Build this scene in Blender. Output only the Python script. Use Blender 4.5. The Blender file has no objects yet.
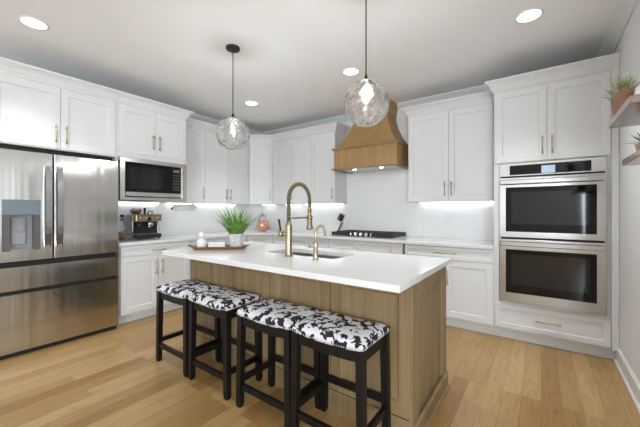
import bpy, bmesh, math, random
from mathutils import Vector, Matrix, noise

random.seed(7)
PI = math.pi
SC = bpy.context.scene
COL = SC.collection

# ------------------------------------------------------------------ camera
YAW = math.atan2(221, 306.5)
cam_d = bpy.data.cameras.new('camera')
cam_d.sensor_width = 36
cam_d.lens = 306.5 / 640 * 36
cam_d.shift_y = -2.5 / 640
cam_d.clip_start = 0.05
cam = bpy.data.objects.new('camera', cam_d)
COL.objects.link(cam)
cam.location = (0, 0, 1.26)
cam.rotation_euler = (PI / 2, 0, YAW)
SC.camera = cam

# ------------------------------------------------------------------ world, daylight, exposure
w = bpy.data.worlds.new('world')
SC.world = w
w.use_nodes = True
w.node_tree.nodes['Background'].inputs[0].default_value = (0.80, 0.90, 1.0, 1)
w.node_tree.nodes['Background'].inputs[1].default_value = 1.5
SC.view_settings.view_transform = 'Standard'
SC.view_settings.look = 'None'
SC.view_settings.gamma = 1.0
SC.view_settings.use_curve_mapping = False
SC.view_settings.exposure = -0.14
SC.cycles.use_denoising = True
SC.cycles.sample_clamp_indirect = 8.0
SC.cycles.max_bounces = 10

# strengths of the room's own lamps
CAN = 120.0        # recessed ceiling lamps, watts of each lamp's cone
GLOW = 70.0       # watts of each pendant bulb
LED = 7.5         # strips below the wall cabinets
BULB = 14.0       # pendant bulbs


def area(name, loc, rot, sx, sy, power, color=(1, 1, 1)):
    d = bpy.data.lights.new(name, 'AREA')
    d.shape = 'RECTANGLE'
    d.size, d.size_y = sx, sy
    d.energy = power
    d.color = color
    o = bpy.data.objects.new(name, d)
    COL.objects.link(o)
    o.location = loc
    o.rotation_euler = rot
    return o


# window daylight plus added fill from behind the camera, tilted up for the ceiling
TILT = math.radians(18)
area('window_daylight_fill', (-2.6, -4.46, 1.45), (PI / 2 + TILT, 0, 0), 1.7, 1.9, 20, (0.84, 0.92, 1.0))  # fill added at an unseen window
area('window_daylight_fill', (1.8, -4.46, 1.45), (PI / 2 + TILT, 0, 0), 1.7, 1.9, 225, (0.84, 0.92, 1.0))
area('window_daylight_fill', (2.96, -2.7, 1.45), (PI / 2 + TILT, 0, PI / 2), 1.8, 1.9, 40, (0.84, 0.92, 1.0))
area('window_daylight_fill', (2.96, -.2, 1.45), (PI / 2 + TILT, 0, PI / 2), 2.0, 1.9, 80, (0.84, 0.92, 1.0))  # unseen side window, strengthened to fill the island end

# ------------------------------------------------------------------ materials


class N:
    """small node-tree helper"""

    def __init__(self, name):
        self.m = bpy.data.materials.new(name)
        self.m.use_nodes = True
        self.nt = self.m.node_tree
        self.b = self.nt.nodes['Principled BSDF']
        self.out = self.nt.nodes['Material Output']

    def n(self, t, **kw):
        nd = self.nt.nodes.new(t)
        for k, v in kw.items():
            setattr(nd, k, v)
        return nd

    def l(self, a, b):
        self.nt.links.new(a, b)

    def coords(self, scale=(1, 1, 1), rot=(0, 0, 0), kind='Object'):
        tc = self.n('ShaderNodeTexCoord')
        mp = self.n('ShaderNodeMapping')
        mp.inputs['Scale'].default_value = scale
        mp.inputs['Rotation'].default_value = rot
        self.l(tc.outputs[kind], mp.inputs['Vector'])
        return mp.outputs[0]

    def noise(self, vec, scale=5, detail=4, rough=.5, dist=0.0):
        nd = self.n('ShaderNodeTexNoise')
        nd.inputs['Scale'].default_value = scale
        nd.inputs['Detail'].default_value = detail
        nd.inputs['Roughness'].default_value = rough
        nd.inputs['Distortion'].default_value = dist
        self.l(vec, nd.inputs['Vector'])
        return nd.outputs['Fac']

    def ramp(self, fac, stops):
        r = self.n('ShaderNodeValToRGB')
        els = r.color_ramp.elements
        while len(els) < len(stops):
            els.new(0.5)
        for e, (p, c) in zip(els, stops):
            e.position = p
            e.color = (c[0], c[1], c[2], 1)
        self.l(fac, r.inputs[0])
        return r.outputs[0]

    def mix(self, fac, a, b, mode='MIX'):
        mx = self.n('ShaderNodeMix', data_type='RGBA', blend_type=mode)
        for s, v in ((0, fac), (6, a), (7, b)):
            if isinstance(v, (int, float)):
                mx.inputs[s].default_value = v
            elif isinstance(v, tuple):
                mx.inputs[s].default_value = (v[0], v[1], v[2], 1)
            else:
                self.l(v, mx.inputs[s])
        return mx.outputs[2]

    def bump(self, h, strength=.2, dist=.002):
        b = self.n('ShaderNodeBump')
        b.inputs['Strength'].default_value = strength
        b.inputs['Distance'].default_value = dist
        self.l(h, b.inputs['Height'])
        self.l(b.outputs[0], self.b.inputs['Normal'])

    def set(self, col=None, rough=None, metal=None, spec=None):
        if col is not None:
            if isinstance(col, tuple):
                self.b.inputs['Base Color'].default_value = (col[0], col[1], col[2], 1)
            else:
                self.l(col, self.b.inputs['Base Color'])
        if rough is not None:
            if isinstance(rough, (int, float)):
                self.b.inputs['Roughness'].default_value = rough
            else:
                self.l(rough, self.b.inputs['Roughness'])
        if metal is not None:
            self.b.inputs['Metallic'].default_value = metal
        if spec is not None:
            self.b.inputs['Specular IOR Level'].default_value = spec
        return self


def paint(name, col, rough=.4, var=.02):
    k = N(name)
    f = k.noise(k.coords(), 3, 3)
    c2 = tuple(max(0, c - var) for c in col)
    k.set(k.ramp(f, [(.3, c2), (.7, col)]), rough)
    return k.m


def stainless(name, col, rough=.28, axis=0, streak=.04, aniso=.75, wave=0.0):
    k = N(name)
    sc = [160, 160, 160]
    sc[axis] = .8
    f = k.noise(k.coords(tuple(sc)), 1.0, 2)
    lo = tuple(c * (1 - streak) for c in col)
    k.set(k.ramp(f, [(.3, lo), (.7, col)]), rough, 1.0)
    k.b.inputs['Anisotropic'].default_value = aniso
    tg = k.n('ShaderNodeTangent', direction_type='RADIAL', axis='Z')
    k.l(tg.outputs[0], k.b.inputs['Tangent'])
    if wave:      # the slight ripple of sheet steel, side to side
        k.bump(k.noise(k.coords((0, 7, 0)), 1.0, 2), wave, .02)
    return k.m


def wood(name, stops, axis=2, scale=1.0, rough=.45, coat=0.0, dist=1.2):
    k = N(name)
    sc = [9 * scale] * 3
    sc[axis] = .55 * scale
    v = k.coords(tuple(sc))
    f1 = k.noise(v, 1.0, 6, .6, dist)
    sc2 = [70 * scale] * 3
    sc2[axis] = 2.0 * scale
    f2 = k.noise(k.coords(tuple(sc2)), 1.0, 3, .6)
    base = k.ramp(f1, stops)
    fine = k.ramp(f2, [(.3, (.78, .76, .74)), (.6, (1, 1, 1))])
    k.set(k.mix(.75, base, fine, 'MULTIPLY'), rough)
    k.bump(f2, .12, .001)
    if coat:
        k.b.inputs['Coat Weight'].default_value = coat
        k.b.inputs['Coat Roughness'].default_value = .2
    return k.m


def emit(name, col, s):
    k = N(name)
    k.set(col, .5)
    k.b.inputs['Emission Color'].default_value = (*col, 1)
    k.b.inputs['Emission Strength'].default_value = s
    return k.m


def plain(name, col, rough=.5, metal=0.0, spec=None):
    k = N(name)
    f = k.noise(k.coords(), 40, 2)
    c2 = tuple(c * .9 for c in col)
    k.set(k.ramp(f, [(.3, c2), (.7, col)]), rough, metal, spec)
    return k.m


M = {}
M['cab'] = paint('cabinet_white', (.74, .74, .74), .38, .012)
M['wall'] = paint('wall_white', (.83, .83, .82), .6)
M['ceil'] = paint('ceiling_white', (.93, .94, .94), .8)
M['trim'] = paint('trim_white', (.80, .80, .79), .4)
M['plastic'] = paint('white_plastic', (.82, .82, .80), .35)
M['ceramic'] = paint('white_ceramic', (.80, .80, .78), .3)
M['paper'] = paint('paper_white', (.84, .83, .81), .9)
M['steel'] = stainless('stainless_horizontal', (.66, .64, .61), .22, 1)
M['steelx'] = stainless('stainless_oven', (.51, .495, .48), .22, 0)
M['fridge'] = stainless('stainless_fridge', (.54, .52, .495), .19, 1, wave=.25)
M['chrome'] = plain('polished_steel', (.58, .565, .55), .2, 1.0)
M['fhandle'] = plain('fridge_handle_steel', (.43, .43, .44), .26, 1.0)
M['basin'] = plain('sink_steel', (.60, .58, .55), .32, 1.0)
M['brass'] = plain('champagne_brass', (.40, .34, .215), .3, 1.0)
M['pull'] = plain('champagne_pull', (.60, .49, .32), .3, 1.0)
M['nickel'] = plain('brushed_champagne_nickel', (.58, .50, .37), .3, 1.0)
M['black'] = plain('black_plastic', (.012, .012, .012), .4)
M['iron'] = plain('cast_iron', (.018, .017, .017), .5)
M['bronze'] = plain('dark_bronze', (.03, .026, .022), .4, .6)
M['darkgap'] = plain('black_rubber_and_shade', (.006, .006, .006), .7)  # also colours the painted shade above the fridge
M['glassblack'] = plain('black_glass', (.005, .005, .006), .04, 0, .3)
M['ovenglass'] = plain('oven_window_glass', (.010, .012, .013), .05, 0, .5)
M['display'] = emit('lit_display', (.35, .42, .55), .6)
M['panelblue'] = plain('dispenser_panel', (.22, .27, .31), .12, .3)
M['greyplastic'] = plain('grey_plastic', (.30, .30, .32), .35)
M['recess'] = plain('dark_grey_plastic', (.10, .095, .09), .4)
M['stoolwood'] = wood('black_stained_wood', [(.3, (.003, .003, .003)), (.7, (.009, .008, .007))], 2, 1, .42)
M['stoolwood'].node_tree.nodes['Principled BSDF'].inputs['Specular IOR Level'].default_value = .3
M['island'] = wood('island_oak', [(.25, (.165, .108, .048)), (.5, (.255, .178, .088)), (.75, (.34, .245, .132))], 2, 1.0, .5)
M['hood'] = wood('hood_oak', [(.25, (.31, .185, .066)), (.5, (.40, .247, .098)), (.75, (.46, .295, .128))], 2, .8, .5)
M['hoodx'] = wood('hood_oak_moulding', [(.25, (.27, .165, .07)), (.5, (.34, .21, .10)), (.75, (.39, .25, .12))], 0, .8, .5)
M['shelf'] = wood('walnut_shelf', [(.25, (.10, .045, .02)), (.5, (.17, .08, .04)), (.75, (.24, .12, .065))], 1, 1.0, .22, .6)
M['planter'] = wood('planter_wood', [(.25, (.16, .062, .022)), (.5, (.26, .105, .042)), (.75, (.34, .15, .065))], 2, 1.6, .55)
M['tray'] = wood('tray_wood', [(.25, (.15, .07, .03)), (.5, (.24, .12, .06)), (.75, (.33, .18, .09))], 0, 1.5, .45)
M['can'] = emit('ceiling_lamp_lens', (.97, .99, 1.0), 5.0)
M['led'] = emit('led_strip', (.97, .98, 1.0), LED)
M['bulb'] = None
M['hoodlamp'] = emit('hood_lamp', (1.0, .95, .88), 25.0)
M['coffee'] = plain('coffee_brown', (.16, .085, .04), .6)
M['copper'] = plain('rose_copper', (.80, .42, .30), .22, .9)
M['redwood'] = plain('red_wood', (.22, .07, .04), .45)
M['greysteel'] = plain('grey_brushed_steel', (.30, .30, .31), .38, .85)
M['nail'] = plain('nickel_nailhead', (.75, .74, .72), .3, 1.0)


def quartz(name, rough, up=0.0):
    k = N(name)
    v = k.coords()
    f = k.noise(v, 1.3, 6, .6, 1.6)
    hi, lo = (.77 + up, .77 + up, .765 + up), (.75 + up, .75 + up, .745 + up)
    vein = k.ramp(f, [(.46, hi), (.5, lo), (.54, hi)])
    k.set(vein, rough)
    return k.m


M['quartz'] = quartz('white_quartz', .12)
M['splash'] = quartz('quartz_backsplash', .22, .10)


def fabric_cow():
    k = N('cow_print_fabric')
    oi = k.n('ShaderNodeObjectInfo')
    tc = k.n('ShaderNodeTexCoord')
    mul = k.n('ShaderNodeVectorMath', operation='SCALE')
    mul.inputs[0].default_value = (13.0, 7.0, 3.0)
    k.l(oi.outputs['Random'], mul.inputs['Scale'])
    ad = k.n('ShaderNodeVectorMath', operation='ADD')
    k.l(tc.outputs['Object'], ad.inputs[0])
    k.l(mul.outputs[0], ad.inputs[1])
    f = k.noise(ad.outputs[0], 26, 2.2, .5, .45)
    fuzz = k.noise(ad.outputs[0], 260, 2)
    col = k.ramp(f, [(.468, (.012, .012, .02)), (.487, (.74, .73, .76))])
    k.set(k.mix(.12, col, k.ramp(fuzz, [(.3, (.3, .3, .3)), (.7, (1, 1, 1))]), 'MULTIPLY'), .85)
    k.bump(fuzz, .2, .001)
    return k.m


M['cow'] = fabric_cow()


def oak_floor():
    k = N('oak_plank_floor')
    tc = k.n('ShaderNodeTexCoord')
    sep = k.n('ShaderNodeSeparateXYZ')
    k.l(tc.outputs['Object'], sep.inputs[0])
    cmb = k.n('ShaderNodeCombineXYZ')
    k.l(sep.outputs[1], cmb.inputs[0])
    k.l(sep.outputs[0], cmb.inputs[1])

    def brick(c1, c2, mortar, msize):
        b = k.n('ShaderNodeTexBrick')
        b.offset = .37
        b.offset_frequency = 3
        b.inputs['Scale'].default_value = 1
        b.inputs['Brick Width'].default_value = 1.25
        b.inputs['Row Height'].default_value = .108
        b.inputs['Mortar Size'].default_value = msize
        b.inputs['Mortar Smooth'].default_value = .3
        b.inputs['Color1'].default_value = (*c1, 1)
        b.inputs['Color2'].default_value = (*c2, 1)
        b.inputs['Mortar'].default_value = (*mortar, 1)
        k.l(cmb.outputs[0], b.inputs['Vector'])
        return b
    rnd = brick((0, 0, 0), (1, 1, 1), (.5, .5, .5), 0.0)
    gap = brick((1, 1, 1), (1, 1, 1), (.45, .38, .32), .0011)
    base = k.ramp(rnd.outputs['Color'], [(0.0, (.30, .160, .052)), (.15, (.385, .228, .085)), (.6, (.43, .267, .106)), (1.0, (.50, .33, .145))])
    # grain, each plank cut from its own part of the tree
    v4 = k.n('ShaderNodeVectorMath', operation='MULTIPLY_ADD')
    v4.inputs[1].default_value = (10, .75, 1)
    k.l(tc.outputs['Object'], v4.inputs[0])
    off = k.n('ShaderNodeVectorMath', operation='SCALE')
    off.inputs[0].default_value = (31, 17, 9)
    k.l(rnd.outputs['Color'], off.inputs['Scale'])
    k.l(off.outputs[0], v4.inputs[2])
    n1 = k.noise(v4.outputs[0], 1.0, 3, .5, .5)
    rings = k.n('ShaderNodeMath', operation='MULTIPLY')
    rings.inputs[1].default_value = 55
    k.l(n1, rings.inputs[0])
    sn = k.n('ShaderNodeMath', operation='SINE')
    k.l(rings.outputs[0], sn.inputs[0])
    grain = k.ramp(sn.outputs[0], [(0.0, (1, 1, 1)), (.7, (.95, .93, .91)), (1.0, (.83, .77, .70))])
    v5 = k.n('ShaderNodeVectorMath', operation='MULTIPLY')
    v5.inputs[1].default_value = (130, 4, 1)
    k.l(tc.outputs['Object'], v5.inputs[0])
    n2 = k.noise(v5.outputs[0], 1.0, 3, .6)
    fine = k.ramp(n2, [(.35, (.84, .82, .80)), (.6, (1, 1, 1))])
    c = k.mix(.8, base, grain, 'MULTIPLY')
    c = k.mix(.6, c, fine, 'MULTIPLY')
    c = k.mix(1.0, c, gap.outputs['Color'], 'MULTIPLY')
    k.set(c, k.ramp(n2, [(.2, (.26, .26, .26)), (.8, (.36, .36, .36))]))
    k.bump(gap.outputs['Color'], .15, .001)
    return k.m


M['floor'] = oak_floor()


def leaf(name, c1, c2, c3):
    k = N(name)
    f = k.noise(k.coords(), 22, 2)
    k.set(k.ramp(f, [(.3, c1), (.5, c2), (.7, c3)]), .45)
    k.b.inputs['Subsurface Weight'].default_value = 0.0
    return k.m


M['grass'] = leaf('grass_green', (.05, .15, .022), (.12, .28, .045), (.27, .44, .10))
M['succulent'] = leaf('pale_succulent', (.22, .28, .14), (.42, .47, .28), (.66, .67, .48))
M['succulent_dark'] = leaf('dark_succulent', (.04, .11, .03), (.09, .19, .05), (.18, .28, .10))


def thin_glass(name, clear=.55):
    """clear glass shell: part straight-through, part refracting"""
    k = N(name)
    g = k.n('ShaderNodeBsdfGlass')
    g.inputs['Roughness'].default_value = 0.0
    g.inputs['IOR'].default_value = 1.45
    t = k.n('ShaderNodeBsdfTransparent')
    t.inputs['Color'].default_value = (.97, .97, .97, 1)
    mx = k.n('ShaderNodeMixShader')
    mx.inputs[0].default_value = clear
    k.l(g.outputs[0], mx.inputs[1])
    k.l(t.outputs[0], mx.inputs[2])
    k.l(mx.outputs[0], k.out.inputs['Surface'])
    return k.m


k = N('pendant_bulb')
em = k.n('ShaderNodeEmission')
em.inputs['Color'].default_value = (1, .98, .95, 1)
em.inputs['Strength'].default_value = BULB
tr_ = k.n('ShaderNodeBsdfTransparent')
mx_ = k.n('ShaderNodeMixShader')
mx_.inputs[0].default_value = .75
k.l(em.outputs[0], mx_.inputs[1])
k.l(tr_.outputs[0], mx_.inputs[2])
k.l(mx_.outputs[0], k.out.inputs['Surface'])
M['bulb'] = k.m
M['glass'] = thin_glass('clear_glass', .45)
M['globe'] = thin_glass('hammered_globe_glass', .32)

# ------------------------------------------------------------------ geometry helpers


class MB:
    def __init__(self):
        self.bm = bmesh.new()

    def quadbox(self, c):
        """eight corners, bottom ring then top ring"""
        v = [self.bm.verts.new(p) for p in c]
        fs = [(3, 2, 1, 0), (4, 5, 6, 7), (0, 1, 5, 4), (1, 2, 6, 5), (2, 3, 7, 6), (3, 0, 4, 7)]
        return [self.bm.faces.new([v[i] for i in f]) for f in fs]

    def box(self, x0, x1, y0, y1, z0, z1, bev=0.0, seg=1):
        x0, x1 = min(x0, x1), max(x0, x1)
        y0, y1 = min(y0, y1), max(y0, y1)
        fs = self.quadbox([(x0, y0, z0), (x1, y0, z0), (x1, y1, z0), (x0, y1, z0),
                           (x0, y0, z1), (x1, y0, z1), (x1, y1, z1), (x0, y1, z1)])
        self._bev(fs, bev, seg)
        return self

    def _bev(self, fs, bev, seg=1):
        if bev > 0:
            es = list({e for f in fs for e in f.edges})
            bmesh.ops.bevel(self.bm, geom=es, offset=bev, segments=seg, affect='EDGES', profile=.5)

    def bar(self, p, q, wx, wy, ref=(0, 0, 1), w2=None, bev=0.0):
        """rectangular bar from p to q; wx along ref-perp, wy along the other"""
        p, q = Vector(p), Vector(q)
        d = (q - p).normalized()
        r = Vector(ref)
        if abs(d.dot(r)) > .95:
            r = Vector((1, 0, 0))
        a = d.cross(r).normalized()
        b = a.cross(d).normalized()
        f = w2 if w2 else 1.0
        c = []
        for P, s in ((p, 1.0), (q, f)):
            for sx, sy in ((-1, -1), (1, -1), (1, 1), (-1, 1)):
                c.append(P + a * (sx * wx * s / 2) + b * (sy * wy * s / 2))
        fs = self.quadbox(c)
        bmesh.ops.recalc_face_normals(self.bm, faces=fs)
        self._bev(fs, bev)
        return self

    def tube(self, pts, r, seg=10, cap=True):
        pts = [Vector(p) for p in pts]
        rs = r if isinstance(r, (list, tuple)) else [r] * len(pts)
        rings = []
        up = None
        for i, p in enumerate(pts):
            if i == 0:
                d = pts[1] - p
            elif i == len(pts) - 1:
                d = p - pts[i - 1]
            else:
                d = (pts[i + 1] - p).normalized() + (p - pts[i - 1]).normalized()
            d.normalize()
            if up is None:
                up = Vector((0, 0, 1)) if abs(d.z) < .9 else Vector((1, 0, 0))
            a = d.cross(up)
            if a.length < 1e-5:
                a = d.cross(Vector((0, 1, 0)))
            a.normalize()
            b = a.cross(d).normalized()
            up = b
            rings.append([self.bm.verts.new(p + (a * math.cos(t) + b * math.sin(t)) * rs[i])
                          for t in [2 * PI * k / seg for k in range(seg)]])
        fs = []
        for A, B in zip(rings, rings[1:]):
            for k in range(seg):
                f = self.bm.faces.new((A[k], A[(k + 1) % seg], B[(k + 1) % seg], B[k]))
                f.smooth = True
                fs.append(f)
        if cap:
            fs.append(self.bm.faces.new(list(reversed(rings[0]))))
            fs.append(self.bm.faces.new(rings[-1]))
        bmesh.ops.recalc_face_normals(self.bm, faces=fs)
        return self

    def lathe(self, prof, c=(0, 0, 0), seg=24, smooth=True, axis=None, cap=True):
        """prof: list of (radius, height); axis: direction of height"""
        c = Vector(c)
        ax = Vector(axis).normalized() if axis else Vector((0, 0, 1))
        u = Vector((1, 0, 0)) if abs(ax.x) < .9 else Vector((0, 1, 0))
        a = (u - ax * u.dot(ax)).normalized()
        b = ax.cross(a)
        rings = []
        for r, h in prof:
            if r < 1e-6:
                rings.append([self.bm.verts.new(c + ax * h)])
            else:
                rings.append([self.bm.verts.new(c + ax * h + (a * math.cos(t) + b * math.sin(t)) * r)
                              for t in [2 * PI * k / seg for k in range(seg)]])
        fs = []
        for A, B in zip(rings, rings[1:]):
            for k in range(seg):
                j = (k + 1) % seg
                if len(A) == 1 and len(B) == 1:
                    continue
                if len(A) == 1:
                    f = self.bm.faces.new((A[0], B[j], B[k]))
                elif len(B) == 1:
                    f = self.bm.faces.new((A[k], A[j], B[0]))
                else:
                    f = self.bm.faces.new((A[k], A[j], B[j], B[k]))
                f.smooth = smooth
                fs.append(f)
        if cap:
            if len(rings[0]) > 1:
                fs.append(self.bm.faces.new(list(reversed(rings[0]))))
            if len(rings[-1]) > 1:
                fs.append(self.bm.faces.new(rings[-1]))
        bmesh.ops.recalc_face_normals(self.bm, faces=fs)
        return self

    def prism(self, poly, z0, z1, bev=0.0):
        """poly of (x, y) extruded in z"""
        n = len(poly)
        lo = [self.bm.verts.new((x, y, z0)) for x, y in poly]
        hi = [self.bm.verts.new((x, y, z1)) for x, y in poly]
        fs = [self.bm.faces.new(list(reversed(lo))), self.bm.faces.new(hi)]
        for i in range(n):
            j = (i + 1) % n
            fs.append(self.bm.faces.new((lo[i], lo[j], hi[j], hi[i])))
        bmesh.ops.recalc_face_normals(self.bm, faces=fs)
        self._bev(fs, bev)
        return self

    def sweep(self, path, prof):
        """path: plan polyline (x, y); prof: closed (out, z) polygon, out to the RIGHT of travel"""
        P = [Vector((x, y)) for x, y in path]
        rings = []
        for i, p in enumerate(P):
            def nrm(a, b):
                d = (b - a).normalized()
                return Vector((d.y, -d.x))
            if i == 0:
                m = nrm(P[0], P[1])
            elif i == len(P) - 1:
                m = nrm(P[-2], P[-1])
            else:
                n1, n2 = nrm(P[i - 1], p), nrm(p, P[i + 1])
                m = (n1 + n2)
                m = m / (1 + n1.dot(n2))
            rings.append([self.bm.verts.new((p.x + m.x * o, p.y + m.y * o, z)) for o, z in prof])
        n = len(prof)
        fs = []
        for A, B in zip(rings, rings[1:]):
            for k in range(n):
                j = (k + 1) % n
                fs.append(self.bm.faces.new((A[k], A[j], B[j], B[k])))
        fs.append(self.bm.faces.new(rings[0]))
        fs.append(self.bm.faces.new(list(reversed(rings[-1]))))
        bmesh.ops.recalc_face_normals(self.bm, faces=fs)
        return self

    def shaker(self, o, u, n, wd, h, t=.02, rail=.06, rec=.009, step=.004):
        """panelled door; o = lower corner on the carcass face, u along width, n outward"""
        o, u, n = Vector(o), Vector(u).normalized(), Vector(n).normalized()
        z = Vector((0, 0, 1))

        def P(a, b, d):
            return self.bm.verts.new(o + u * a + z * b + n * d)
        e = .0015

        def ring(m, d):
            return [P(m, m, d), P(wd - m, m, d), P(wd - m, h - m, d), P(m, h - m, d)]
        rr = [ring(0, 0), ring(0, t - e), ring(e, t), ring(rail, t), ring(rail + step, t - rec)]
        fs = [self.bm.faces.new(rr[0]), self.bm.faces.new(rr[-1])]
        for A, B in zip(rr, rr[1:]):
            for k in range(4):
                j = (k + 1) % 4
                fs.append(self.bm.faces.new((A[k], A[j], B[j], B[k])))
        bmesh.ops.recalc_face_normals(self.bm, faces=fs)
        return self

    def pull(self, c, d, n, L=.165):
        """bar pull: centre c on the door face, along d, standing out along n"""
        c, d, n = Vector(c), Vector(d).normalized(), Vector(n).normalized()
        self.tube([c - d * (L / 2) + n * .03, c + d * (L / 2) + n * .03], .0058, 10)
        for s in (-1, 1):
            q = c + d * (s * (L / 2 - .018))
            self.tube([q, q + n * .03], .0045, 8)
            self.tube([q + n * .03 - d * .006, q + n * .03 + d * .006], .0082, 10)
        return self

    def build(self, name, mat, parent=None, local=False, loc=None):
        me = bpy.data.meshes.new(name)
        root = RM.get(parent.name) if parent else None
        if root is not None and not local:
            self.bm.transform(root.inverted())
        if loc is not None:
            self.bm.transform(Matrix.Translation(-Vector(loc)))
        self.bm.normal_update()
        self.bm.to_mesh(me)
        self.bm.free()
        me.materials.append(mat)
        o = bpy.data.objects.new(name, me)
        COL.objects.link(o)
        if loc is not None:
            o.location = loc
        if parent:
            o.parent = parent
            RM[o.name] = root
        return o


RM = {}


def thing(name, label, cat, loc, rz=0.0, group=None):
    o = bpy.data.objects.new(name, None)
    o.empty_display_size = .1
    COL.objects.link(o)
    o.location = loc
    o.rotation_euler = (0, 0, rz)
    RM[o.name] = Matrix.Translation(Vector(loc)) @ Matrix.Rotation(rz, 4, 'Z')
    o['label'] = label
    o['category'] = cat
    if group:
        o['group'] = group
    return o


def tag(o, label, cat, group=None):
    o['label'] = label
    o['category'] = cat
    if group:
        o['group'] = group
    return o


def struct(name, mb, mat):
    o = mb.build(name, mat)
    o['kind'] = 'structure'
    return o


def copy_tree(o, parent=None):
    c = o.copy()
    COL.objects.link(c)
    if parent:
        c.parent = parent
    for ch in list(o.children):
        copy_tree(ch, c)
    return c


# ------------------------------------------------------------------ the room
XA, YB, XC, ZC = -4.34, 4.12, .525, 2.74     # left wall, back wall, right wall, ceiling
struct('floor', MB().box(XA - .1, 3.1, -4.6, YB + .1, -.1, 0), M['floor'])
struct('ceiling', MB().box(XA - .1, 3.1, -4.6, YB + .1, ZC, ZC + .1), M['ceil'])
struct('wall_left', MB().box(XA - .1, XA, -4.6, YB + .1, 0, ZC), M['wall'])
struct('wall_back', MB().box(XA, 3.1, YB, YB + .1, 0, ZC), M['wall'])
struct('wall_right', MB().box(XC, XC + .12, 1.0, YB, 0, ZC), M['wall'])
mb = MB()   # wall behind the camera with two window openings
ops = [(-3.45, -1.75), (.95, 2.65)]
mb.box(XA, -3.45, -4.6, -4.5, 0, ZC).box(-1.75, .95, -4.6, -4.5, 0, ZC).box(2.65, 3.0, -4.6, -4.5, 0, ZC)
for a, b in ops:
    mb.box(a, b, -4.6, -4.5, 0, .5).box(a, b, -4.6, -4.5, 2.4, ZC)
struct('wall_front', mb, M['wall'])
mb = MB()   # far side wall with one opening
mb.box(3.0, 3.1, -4.6, -3.6, 0, ZC).box(3.0, 3.1, -1.8, -1.2, 0, ZC).box(3.0, 3.1, .8, YB, 0, ZC)
for a, b in ((-3.6, -1.8), (-1.2, .8)):
    mb.box(3.0, 3.1, a, b, 0, .5).box(3.0, 3.1, a, b, 2.4, ZC)
struct('wall_side', mb, M['wall'])
for i, (a, b) in enumerate(ops):
    f = MB()
    f.box(a - .08, a, -4.5, -4.475, .42, 2.48).box(b, b + .08, -4.5, -4.475, .42, 2.48)
    f.box(a - .08, b + .08, -4.5, -4.475, 2.4, 2.48).box(a - .1, b + .1, -4.5, -4.44, .44, .5)
    f.box((a + b) / 2 - .03, (a + b) / 2 + .03, -4.58, -4.53, .5, 2.4).box(a, b, -4.58, -4.53, 1.42, 1.48)
    struct('window_%d' % (i + 1), f, M['trim'])

# backsplash slab between worktop and wall cabinets
mb = MB()
mb.box(XA, XA + .012, 1.43, YB, .914, 1.372)
struct('trim_1', mb, M['splash'])
mb = MB()
mb.box(XA + .012, -2.45, YB - .012, YB, .914, 1.372).box(-2.45, -1.355, YB - .012, YB, .914, 2.66).box(-1.355, -.381, YB - .012, YB, .914, 1.372)
struct('trim_2', mb, M['splash'])

CROWN = [(0, 2.655), (.012, 2.655), (.018, 2.67), (.05, 2.70), (.075, 2.722), (.085, 2.732), (.085, 2.74), (0, 2.74)]
struct('trim_3', MB().sweep([(XA, -4.5), (XA, YB), (-2.18, YB)], CROWN), M['trim'])
struct('trim_4', MB().sweep([(-1.616, YB), (XC, YB), (XC, 1.0)], CROWN), M['trim'])
struct('baseboard_right', MB().sweep([(XC, 3.575), (XC, 1.0)], [(0, 0), (.028, 0), (.026, .012), (.018, .02), (.016, .02), (.016, .115), (.006, .13), (0, .13)]), M['trim'])
struct('baseboard_left', MB().box(XA, XA + .016, -4.5, .38, 0, .13), M['trim'])
struct('baseboard_front', MB().box(XA + .016, 3.0, -4.5, -4.484, 0, .13), M['trim'])

# ------------------------------------------------------------------ cabinet helpers
CABCROWN = [(0, 2.44), (.010, 2.44), (.012, 2.455), (.022, 2.47), (.035, 2.495), (.052, 2.515), (.068, 2.527), (.075, 2.533), (.075, 2.547), (0, 2.547)]
UX, UY, UZ = Vector((1, 0, 0)), Vector((0, 1, 0)), Vector((0, 0, 1))


def doorA(parent, xf, y0, y1, z0, z1, hy=None, hz=None, name='door', hor=False, rail=.06):
    """door on a face looking along +x"""
    g = .0017
    d = MB().shaker((xf, y0 + g, z0 + g), UY, UX, y1 - y0 - 2 * g, z1 - z0 - 2 * g, rail=rail).build(name, M['cab'], parent)
    if hy is not None:
        MB().pull((xf + .02, hy, hz), UY if hor else UZ, UX).build('handle', M['pull'], d)
    return d


def doorB(parent, yf, x0, x1, z0, z1, hx=None, hz=None, name='door', hor=False, rail=.06, mat=None, L=.165):
    """door on a face looking along -y"""
    g = .0017
    d = MB().shaker((x0 + g, yf, z0 + g), UX, -UY, x1 - x0 - 2 * g, z1 - z0 - 2 * g, rail=rail).build(name, mat or M['cab'], parent)
    if hx is not None:
        MB().pull((hx, yf - .02, hz), UX if hor else UZ, -UY, L).build('handle', M['pull'], d)
    return d


# ---- over the fridge, with the tall end panels of the fridge bay
t = thing('wall_cabinet', 'deep white two-door wall cabinet above the fridge', 'cabinet', (-4.03, .92, 1.84), 0)
MB().box(XA + .002, -3.73, .452, 1.388, 1.842, 2.44).build('body', M['cab'], t)
o = MB().box(XA + .002, -3.75, 1.403, 1.4135, 0, 2.44).build('end_panel', M['cab'], None, loc=(-4.03, 1.408, 0))
tag(o, 'tall white end panel between the fridge and the base cabinet', 'panel')
MB().box(-3.7495, -3.73, 1.3885, 1.412, 1.842, 2.44).build('filler_strip', M['cab'], t)
doorA(t, -3.73, .46, .923, 1.85, 2.425, .885, 1.985)
doorA(t, -3.73, .923, 1.386, 1.85, 2.425, .962, 1.985)
MB().sweep([(XA + .06, .428), (-3.73, .428), (-3.73, 1.412)][1:], CABCROWN).build('crown_molding', M['cab'], t)

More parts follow.
